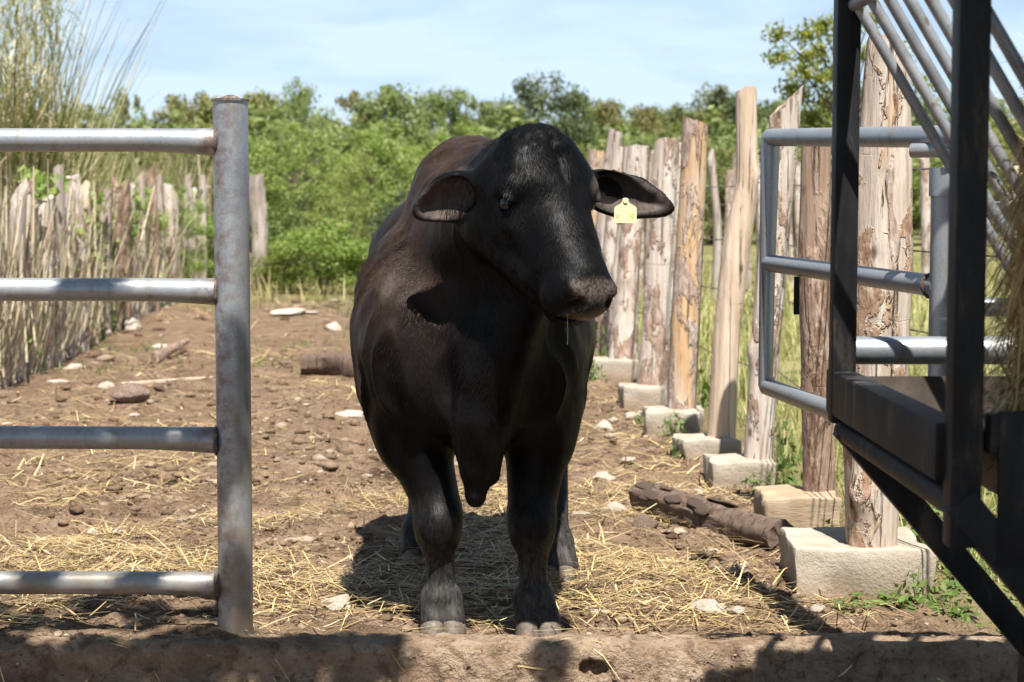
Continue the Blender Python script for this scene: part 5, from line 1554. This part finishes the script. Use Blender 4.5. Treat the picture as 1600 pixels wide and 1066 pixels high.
# --- trees along the skyline
TREES = [
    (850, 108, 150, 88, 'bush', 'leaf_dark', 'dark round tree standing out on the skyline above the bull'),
    (690, 122, 110, 100, 'tree', 'leaf_tree', 'small tree on the skyline left of the dark round tree'),
    (620, 132, 140, 96, 'tree', 'leaf_tree', 'flat topped tree on the skyline left of the bull hump'),
    (560, 128, 120, 104, 'loose', 'leaf_olive', 'sparse olive tree on the skyline above the thorn bushes'),
    (370, 126, 150, 88, 'tree', 'leaf_olive', 'broad olive tree directly behind the gate post cap'),
    (300, 150, 130, 92, 'tree', 'leaf_olive', 'low olive tree left of the gate post cap'),
    (200, 126, 70, 120, 'loose', 'leaf_tree', 'distant grey green tree seen between the canes and the gate post'),
    (770, 138, 110, 105, 'tree', 'leaf_tree', 'green tree just left under the dark round tree'),
    (925, 150, 110, 112, 'tree', 'leaf_tree', 'low tree right of the dark round tree'),
    (985, 142, 120, 108, 'tree', 'leaf_olive', 'rounded olive tree above the thin posts'),
    (1050, 150, 120, 115, 'tree', 'leaf_tree', 'low skyline tree above the orange post'),
    (1115, 136, 140, 118, 'tree', 'leaf_tree', 'spreading skyline tree left of the tallest post'),
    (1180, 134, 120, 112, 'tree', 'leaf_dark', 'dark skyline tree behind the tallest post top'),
    (1245, 142, 140, 116, 'tree', 'leaf_tree', 'skyline tree behind the slanted post top'),
    (1330, 140, 140, 110, 'tree', 'leaf_tree', 'skyline tree behind the feeder far post'),
    (1430, 138, 150, 114, 'tree', 'leaf_tree', 'skyline tree right of the thickest post'),
    (1540, 140, 160, 112, 'tree', 'leaf_tree', 'rightmost skyline tree behind the rack'),
    (450, 140, 130, 94, 'tree', 'leaf_tree', 'skyline tree behind the wispy tree top'),
    (110, 150, 140, 98, 'tree', 'leaf_tree', 'skyline tree behind the canes'),
    (20, 150, 150, 96, 'tree', 'leaf_olive', 'leftmost skyline tree behind the canes'),
]
for (px, top, wpx, d, k, mt, lab) in TREES:
    plant('tree', wx(px, d), d, wpx / FPX * d * 1.2, hz_(top, d) - float(ground_z(wx(px, d), d)), k, mt, lab, 'tree', 'trees on the skyline', lift=0.12)

# --- the woods between them, one mass
def build_woods():
    Vs = []; Qs = []; c = 0
    base = [crown_mesh('wood_part', 470 + i, 60, 2600, 0.055, shell=0.4, clump_r=(0.18, 0.34), flatten=0.65) for i in range(2)]
    arr = []
    for me in base:
        a = np.empty(len(me.vertices) * 3, np.float32); me.vertices.foreach_get('co', a); arr.append(a.reshape(-1, 3))
    for i in range(150):
        d = rl.uniform(62, 170); px = rl.uniform(-250, 1900)
        x = wx(px, d); top = rl.uniform(150, 200) - (d - 62) * 0.10 + 12 * math.sin(px / 90.0)
        h = hz_(max(top, 172), d); w = rl.uniform(4.0, 8.0)
        a = arr[i % 2]; an = rl.uniform(0, 6.28); ca, sa = math.cos(an), math.sin(an)
        X = (a[:, 0] * ca - a[:, 1] * sa) * w / 2 + x; Y = (a[:, 0] * sa + a[:, 1] * ca) * w / 2 + d; Z = a[:, 2] * h * 0.52 + h * 0.47
        V = np.stack([X, Y, Z], 1); Vs.append(V); n = len(V); Qs.append(np.arange(n).reshape(-1, 4) + c); c += n
    for me in base: bpy.data.meshes.remove(me)
    o = link('woods', mesh_np('woods', np.concatenate(Vs), np.concatenate(Qs), False), M['leaf_tree'])
    tag(o, 'far mass of green scrub woods under the skyline', 'woods', kind='stuff')
build_woods()

# --- yellowish tree right, by the feeder post
def build_yellow_tree():
    d = 24.0; x = wx(1318, d); h = hz_(28, d)
    root = empty('tree', (x, d, 0))
    m = MB(); m.tube([(0.1, 0, -0.1), (0.05, 0, 1.6), (-0.05, 0, 2.8), (-0.1, 0, h - 0.5)], [0.09, 0.07, 0.045, 0.015], 10)
    rr = random.Random(8); C = []
    spots = [(1205, 62), (1225, 85), (1245, 62), (1262, 90), (1240, 118), (1275, 50), (1290, 75), (1270, 130), (1250, 150), (1300, 110), (1285, 160), (1262, 185), (1300, 200), (1320, 60), (1335, 95), (1330, 150), (1345, 180), (1345, 40), (1280, 215), (1320, 225), (1230, 140), (1365, 120), (1390, 90), (1380, 170), (1420, 140), (1250, 215), (1310, 36)]
    for (px, py) in spots:
        c = Vector((wx(px, d) - x, rr.uniform(-0.7, 0.7), hz_(py, d))); C.append(c)
        q = Vector((0.0, 0, min(h - 0.8, max(1.3, c.z - 0.7))))
        m.tube([q, q.lerp(c, 0.5) + Vector((0, 0, -0.05)), c], [0.028, 0.016, 0.005], 5, False)
    m.build('trunk', M['trunk'], root)
    rng = np.random.default_rng(77); C = np.array([tuple(c) for c in C])
    n = 6500; k = rng.integers(0, len(C), n); dd = rng.normal(size=(n, 3)); dd /= np.linalg.norm(dd, axis=1)[:, None]
    P = C[k] + dd * (rng.uniform(0.02, 0.27, n))[:, None] * np.array([1, 1, 0.75])
    N = dd + rng.normal(size=(n, 3)) * 0.7 + np.array([0, 0, 0.4]); N /= np.linalg.norm(N, axis=1)[:, None]
    V, Q = leaf_quads(P, N, rng.uniform(0.022, 0.05, n), rng, 0.5)
    link('crown', mesh_np('crown_yellow', V, Q, False), M['leaf_yellow'], root)
    tag(root, 'yellow green leafy tree rising left of the dark feeder post', 'tree')
build_yellow_tree()

# --- tree left of the camera whose crown dapples the gate rails
def build_shade_tree():
    root = empty('tree', (-3.0, 1.6, -0.1))
    O = Vector((-3.0, 1.6, -0.1)); m = MB()
    m.tube([(0, 0, -0.1), (0.1, 0.1, 1.6), (0.3, 0.4, 3.0), (0.6, 0.8, 4.4), (0.8, 1.0, 5.6)], [0.16, 0.13, 0.11, 0.07, 0.03], 12)
    rng = np.random.default_rng(5); C = []
    # clumps along the sun's path to what lies in dapples: kerb and lower rails
    tgt = [(-1.72, 5.56, 0.66), (-1.45, 5.56, 0.62), (-1.22, 5.56, 0.70), (-1.02, 5.56, 0.64), (-1.40, 5.56, 1.02), (-1.33, 5.56, 1.03), (-1.8, 5.56, 1.05),
           (-0.93, 5.55, 0.78), (-0.92, 5.55, 0.55), (-0.90, 5.55, 0.12),
           (-1.70, 5.50, 0.0), (-1.62, 5.45, 0.0), (-1.05, 5.5, 0.0), (-0.95, 5.45, 0.0), (-0.62, 5.5, 0.02), (-0.50, 5.46, 0.0), (-0.42, 5.42, 0.0), (-0.7, 5.4, 0.0), (-1.30, 5.40, -0.03),
           (-1.65, 5.85, 0.02), (-1.45, 5.88, 0.02), (-1.25, 5.84, 0.02), (-1.05, 5.85, 0.02), (-1.55, 5.56, 0.2), (-1.2, 5.56, 0.22), (0.12, 5.40, -0.02)]
    tgt += [(-1.68 + 0.105 * i + 0.03 * math.sin(i * 5.1), 5.40 + 0.05 * math.sin(i * 2.7), -0.03 + 0.03 * math.sin(i * 3.3)) for i in range(13)]
    for t in tgt:
        k = rng.uniform(4.6, 5.6)
        C.append(np.array(t) + np.array(TO_SUN) * k)
    C = np.array(C); cr = rng.uniform(0.06, 0.13, len(C))
    n = 4300; k = rng.integers(0, len(C), n); dd = rng.normal(size=(n, 3)); dd /= np.linalg.norm(dd, axis=1)[:, None]
    P = C[k] + dd * (rng.uniform(0, 1, n) ** 0.6 * cr[k])[:, None]
    N = dd * 0.4 + np.array([0, -0.2, 1.0]) + rng.normal(size=(n, 3)) * 0.4; N /= np.linalg.norm(N, axis=1)[:, None]
    V, Q = leaf_quads(P - np.array(O), N, rng.uniform(0.022, 0.042, n), rng, 0.5)
    # the rest of the crown, away from the picture
    C2 = np.array([-2.9, 1.2, 5.8]) + rng.normal(size=(60, 3)) * np.array([1.0, 0.9, 0.6]); C2 = C2[(C2[:, 1] < 2.3) & (C2[:, 0] < -2.1)]
    n2 = 4000; k2 = rng.integers(0, len(C2), n2); d2 = rng.normal(size=(n2, 3)) * 0.22
    V2, Q2 = leaf_quads(C2[k2] + d2 - np.array(O), rng.normal(size=(n2, 3)) / 1.7 + np.array([0, 0, .6]), rng.uniform(0.03, 0.06, n2), rng, 0.5)
    link('crown', mesh_np('crown_shade', np.concatenate([V, V2]), np.concatenate([Q, Q2 + len(V)]), False), M['leaf_tree'], root)
    for c in C[::2]:
        q = Vector((0.75, 0.95, 5.2)); e = Vector(c) - O
        m.tube([q, q.lerp(e, 0.5) + Vector((0, 0, 0.1)), e], [0.018, 0.009, 0.003], 5, False)
    m.build('trunk', M['trunk'], root)
    tag(root, 'leafy tree beside the camera whose branches dapple the left gate', 'tree')
build_shade_tree()

# --- tall dry canes at the left edge, in bunches
def canes(px0, px1, d, top0, top1, n, wid, label):
    x = RNG.uniform(wx(px0, d), wx(px1, d), n); y = RNG.uniform(d - 0.9, d + 1.6, n)
    top = hz_(RNG.uniform(top0, top1, n), d)
    blades('tall_grass', x, y, np.maximum(top, 0.4), RNG.uniform(wid * 0.5, wid, n), 0.09, 'cane', label, 'tall grass', segs=5)
canes(-120, 80, 18.6, -110, 230, 1300, 0.042, 'tall dry canes rising at the left edge of the photo')
canes(60, 125, 20.5, 90, 280, 220, 0.034, 'shorter dry canes right of the tallest ones')
canes(80, 345, 35, 165, 290, 900, 0.055, 'straw coloured tall grass behind the left fence')
canes(-120, 60, 17.4, 200, 300, 120, 0.03, 'dry leaning grass in front of the tall canes')
# leafy seed plumes among the canes
def plume():
    n = 13000; d = 18.6
    px = RNG.uniform(-100, 90, n) ; py = RNG.uniform(-30, 250, n)
    x = wx(px, d); z = hz_(py, d); y = RNG.uniform(d - 0.9, d + 1.4, n)
    keep = RNG.uniform(0, 1, n) < np.clip(0.35 + 0.9 * vnoise(x * 2.2, z * 1.1, y * 2, 93), 0, 1) * np.interp(px, [-100, 50, 95], [1, 0.9, 0.15])
    x, y, z = x[keep], y[keep], z[keep]; n = len(x)
    az = RNG.uniform(0, 6.28, n); pt = RNG.normal(0.6, 0.5, n)
    D = np.stack([np.cos(az) * np.cos(pt), np.sin(az) * np.cos(pt), np.sin(pt)], 1)
    V, Q = strips(np.stack([x, y, z], 1), D, RNG.uniform(0.12, 0.5, n), RNG.uniform(0.012, 0.028, n), RNG.uniform(0, 0.2, n), 3, taper=0.1)
    tag(link('tall_grass', mesh_np('cane_leaves', V, Q, False), M['cane']), 'long arching leaves of the tall canes at the left edge', 'tall grass', kind='stuff')
plume()

# --- left fence of close-set stakes, overgrown
def build_left_fence():
    root = empty('stake_fence', (-4.3, 15.0, 0)); O = np.array(root.location)
    rr = random.Random(31)
    # distance and px along the fence line
    line = [(-40, 13.2), (10, 13.9), (60, 15.0), (110, 16.8), (160, 19.2), (210, 22.0), (260, 25.5), (310, 29.0), (345, 32.0)]
    px = -45.0; i = 0
    while px < 335:
        d = float(np.interp(px, [a for a, b in line], [b for a, b in line])) + rr.uniform(-0.12, 0.12)
        x = wx(px, d); gz = float(ground_z(x, d))
        r = rr.uniform(0.05, 0.095) * (1.35 if px < 70 and i % 3 == 0 else 1.0)
        top = hz_(rr.uniform(268, 312), d); ln = rr.uniform(-0.06, 0.06)
        pts = [(x, d, gz - 0.1, r * 1.05), (x + ln * 0.4 + rr.uniform(-.03, .03), d + rr.uniform(-.05, .05), top * 0.5, r), (x + ln, d, top, r * 0.85)]
        me = post_mesh('stake', pts, 600 + i, sides=12, rough=0.14, origin=O, knots=1, step=0.09, slant=(rr.uniform(0, 2.2), rr.uniform(0, 6.28)))
        link('stake', me, M[rr.choice(['wood_grey', 'wood_grey', 'wood_grey', 'wood_pale', 'wood_pale', 'wood_red'])] if i not in (9,) else M['wood_peel'], root)
        px += (2 * r * FPX / d) * rr.uniform(0.62, 0.9); i += 1
    for z in (1.42, 1.05):
        m = MB(); m.tube([Vector((wx(a, b), b - 0.12, z)) - Vector(O) for a, b in line], 0.006, 5, False); m.build('wire', M['wire'], root)
    tag(root, 'overgrown fence of close set grey stakes along the left', 'stake fence')
    # dead twigs heaped against it
    n = 2400; t = RNG.uniform(0, 1, n) ** 1.2; pxs = -45 + t * 360
    d = np.interp(pxs, [a for a, b in line], [b for a, b in line]) - np.abs(RNG.normal(0.16, 0.16, n)); x = (pxs - 800) / FPX * d
    z = np.abs(RNG.uniform(-0.02, 1.0, n)) ** 1.5 * 1.0; az = RNG.uniform(0, 6.28, n); pt = RNG.normal(1.38, 0.28, n)
    D = np.stack([np.cos(az) * np.cos(pt), 0.5 * np.sin(az) * np.cos(pt), np.sin(pt)], 1); D /= np.linalg.norm(D, axis=1)[:, None]
    V, Q = strips(np.stack([x, d, z], 1), D, RNG.uniform(0.2, 0.95, n), RNG.uniform(0.008, 0.028, n), RNG.normal(0, 0.06, n), 3, taper=0.4)
    tag(link('dead_twigs', mesh_np('dead_twigs', V, Q, False), M['drytwig']), 'dry grey twigs and dead stalks heaped against the left fence', 'twigs', kind='stuff')
    # creepers
    n = 5200; t = RNG.uniform(0, 1, n); pxs = -45 + t * 400
    d = np.interp(pxs, [a for a, b in line], [b for a, b in line]) - RNG.normal(0.05, 0.2, n); z = RNG.uniform(0.0, 1.75, n)
    x = (pxs - 800) / FPX * d
    keep = vnoise(x * 2.4, z * 1.7, d * 0.8, 95) > (0.30 - 0.5 * t)
    x, d, z = x[keep], d[keep], z[keep]; n = len(x)
    N = RNG.normal(size=(n, 3)) + np.array([0, -0.6, 0.5]); N /= np.linalg.norm(N, axis=1)[:, None]
    V, Q = leaf_quads(np.stack([x, d, z], 1), N, RNG.uniform(0.03, 0.075, n), RNG, 0.6)
    tag(link('creeper', mesh_np('creeper', V, Q, False), M['leaf_bright']), 'green creeper leaves climbing over the left stake fence', 'creeper', kind='stuff')
build_left_fence()

# stump-like post standing in the bushes right of the gate post
def lone_posts():
    for (px, top, bot, wpx, d, lab) in ((404, 274, 378, 26, 31, 'weathered grey post in the bushes just right of the gate post'),):
        x = wx(px, d); r = wpx / 2 / FPX * d
        root_z = 0.0
        o = link('old_post', post_mesh('old_post', [(x, d, -0.1, r), (x + .03, d, 1.0, r * 0.95), (x - .03, d, hz_(top, d), r * 1.05)], 700, sides=16, rough=0.18, origin=(x, d, 0), step=0.08), M['wood_grey']); o.location = (x, d, 0)
        tag(o, lab, 'old post')
lone_posts()

# --- fence beyond the field, right
def build_far_fence():
    root = empty('field_fence', (4.0, 28, 0)); O = np.array(root.location); rr = random.Random(41); i = 0
    px = 935.0
    while px < 1600:
        d = 27.0 + (px - 1068) * 0.004 + rr.uniform(-.2, .2); x = wx(px, d); r = rr.uniform(0.055, 0.10)
        top = hz_(rr.uniform(236, 268), d)
        me = post_mesh('post', [(x, d, -0.1, r), (x + rr.uniform(-.08, .08), d, top * 0.5, r), (x + rr.uniform(-.12, .12), d, top, r * 0.85)], 800 + i, sides=10, rough=0.14, origin=O, knots=1, step=0.12, slant=(rr.uniform(0, 1.5), rr.uniform(0, 6.28)))
        link('post', me, M[rr.choice(['wood_pale', 'wood_pale', 'wood_grey'])], root); i += 1
        px += rr.choice([11, 13, 15, 18, 26]) if px < 1300 else rr.choice([24, 34, 48])
    for z in (1.5, 1.0, 0.6):
        m = MB(); m.tube([Vector((wx(a, b), b, z)) - Vector(O) for a, b in ((1050, 27), (1350, 28.1), (1650, 29.3))], 0.006, 4, False); m.build('wire', M['wire'], root)
    tag(root, 'row of pale posts fencing the grassy field at the far right', 'fence')
build_far_fence()

# --- grass of the field right of the pen, weeds by the footings and in the pen
def build_grass():
    n = 26000
    y = 6.2 + 29 * RNG.uniform(0, 1, n) ** 1.2; x = 1.62 - 0.032 * (y - 6) + np.abs(RNG.uniform(0, 1, n)) * (0.4 + 0.36 * y)
    k = RNG.uniform(0, 1, n) < np.clip(0.55 + 0.8 * fbm(x * 1.2, y * 1.2, None, 97, 3), 0.1, 1); x, y = x[k], y[k]; n = len(x)
    h = RNG.uniform(0.12, 0.42, n) * np.interp(y, [6, 10, 20], [0.6, 0.9, 1.2]) 
    blades('field_grass', x, y, h, RNG.uniform(0.006, 0.014, n) * np.interp(y, [6, 30], [0.8, 2.2]), 0.35, 'field_grass', 'yellow green grass of the field behind the right fence posts', 'grass')
    # scrub end of the pen
    n = 9000; y = RNG.uniform(26.5, 40, n); x = RNG.uniform(-12, 14, n)
    h = RNG.uniform(0.15, 0.6, n)
    blades('rough_grass', x, y, h, RNG.uniform(0.012, 0.03, n), 0.35, 'field_grass', 'rough grass where the dirt ends under the bushes', 'grass')
    # small green grass tufts on the dirt, far part of the pen
    cx = RNG.uniform(-4.6, 0.6, 46); cy = RNG.uniform(14.5, 28, 46)
    pts = [(cx[i] + RNG.normal(0, 0.25), cy[i] + RNG.normal(0, 0.35)) for i in range(46) for _ in range(60)]
    x = np.array([p[0] for p in pts]); y = np.array([p[1] for p in pts])
    blades('pen_grass', x, y, RNG.uniform(0.04, 0.14, len(x)), RNG.uniform(0.008, 0.02, len(x)), 0.6, 'leaf_weed', 'thin green grass tufts on the far dirt of the pen', 'grass')
build_grass()

def build_ground_weeds():
    n = 5200; y = 5.72 + 3.6 * RNG.uniform(0, 1, n) ** 1.3; x = 1.18 + RNG.uniform(0, 1, n) ** 0.8 * (0.35 + 0.16 * y)
    k = RNG.uniform(0, 1, n) < np.clip(0.35 + 1.1 * fbm(x * 2.4, y * 2.4, None, 99, 3), 0, 1) * sstep(1.12, 1.5, x + 0.05 * (y - 5.7)); x, y = x[k], y[k]; n = len(x)
    z = ground_z(x, y) + RNG.uniform(0.0, 0.11, n) * np.clip(0.5 + fbm(x * 3, y * 3, None, 101, 2), 0.15, 1.3)
    N = RNG.normal(size=(n, 3)) * 0.6 + np.array([0, -0.25, 1.0]); N /= np.linalg.norm(N, axis=1)[:, None]
    V, Q = leaf_quads(np.stack([x, y, z], 1), N, RNG.uniform(0.010, 0.030, n), RNG, 0.5, 0.1)
    tag(link('ground_weeds', mesh_np('ground_weeds', V, Q, False), M['leaf_weed']), 'low green weeds covering the soil around the nearest footings', 'weeds', kind='stuff')
build_ground_weeds()

def weed_mesh(name, seed, n=70, leaves=5):
    rng = np.random.default_rng(seed); az = rng.uniform(0, 6.28, n); r = rng.uniform(0, 1, n) ** 0.7
    z = rng.uniform(0.05, 1, n) * (1.1 - 0.55 * r); P = np.stack([np.cos(az) * r, np.sin(az) * r, z], 1)
    N = np.stack([np.cos(az) * 0.5, np.sin(az) * 0.5, np.ones(n)], 1) + rng.normal(size=(n, 3)) * 0.45; N /= np.linalg.norm(N, axis=1)[:, None]
    V, Q = leaf_quads(P, N, rng.uniform(0.10, 0.24, n), rng, 0.5, 0.15)
    m = 26; az = rng.uniform(0, 6.28, m); pt = rng.uniform(0.5, 1.4, m)
    D = np.stack([np.cos(az) * np.cos(pt), np.sin(az) * np.cos(pt), np.sin(pt)], 1)
    V2, Q2 = strips(np.zeros((m, 3)), D, rng.uniform(0.6, 1.15, m), np.full(m, 0.03), np.zeros(m), 2, taper=0.3)
    return mesh_np(name, np.concatenate([V, V2]), np.concatenate([Q, Q2 + len(V)]), False)
WEEDS = [weed_mesh('weed', 900 + i) for i in range(4)]
for me in WEEDS: me.materials.append(M['leaf_weed'])
WEED_LIST = [
    (1055, 676, 60, 40, 10.65, 'small weed growing before the footing of the orange post'),
    (1062, 722, 30, 30, 9.6, 'tiny weed at the corner of the footing of the bent post'),
    (1230, 752, 70, 70, 8.6, 'leafy weed right of the footing of the slanted post'),
    (1225, 700, 60, 90, 9.2, 'upright weed behind the slanted post'),
    (1180, 764, 60, 26, 8.55, 'sprawling weed before the footing of the slanted post'),
    (1300, 838, 50, 44, 7.2, 'grassy weed before the tan footing'),
    (1390, 945, 120, 30, 6.05, 'low grassy weeds before the nearest footing'),
    (1440, 935, 70, 60, 6.05, 'broad leaved weed at the right of the nearest footing'),
    (1450, 880, 110, 110, 6.75, 'weed bunch right behind the nearest footing'),
    (1445, 790, 120, 80, 7.8, 'green weeds in the gap under the feeder beam'),
    (1480, 700, 110, 60, 9.2, 'distant green weeds under the feeder pipe'),
    (1500, 960, 90, 40, 5.9, 'low weeds by the curb end under the brace'),
    (930, 585, 40, 34, 14.3, 'green weed left of the footing beside the bull'),
    (942, 550, 40, 70, 15.2, 'bright green weed just behind the bull flank'),
    (1000, 655, 26, 22, 11.5, 'tiny weed beside the pale stone by the footing'),
    (1100, 600, 60, 70, 12.5, 'leafy weed between the orange and the bent post'),
    (930, 535, 50, 60, 17.0, 'bright weed behind the far footing and the bull'),
    (1330, 960, 80, 20, 5.95, 'flat weeds at the corner of the nearest footing'),
]
for i, (px, py, wpx, hpx, d, lab) in enumerate(WEED_LIST):
    x = wx(px, d); o = link('weed', WEEDS[i % 4], None)
    o.location = (x, d, float(ground_z(x, d)) - 0.01); o.rotation_euler = (0, 0, i * 1.3); o.scale = (wpx / 2 / FPX * d, wpx / 2 / FPX * d, hpx / FPX * d)
    tag(o, lab, 'weed', 'weeds along the right fence')
build_bull()
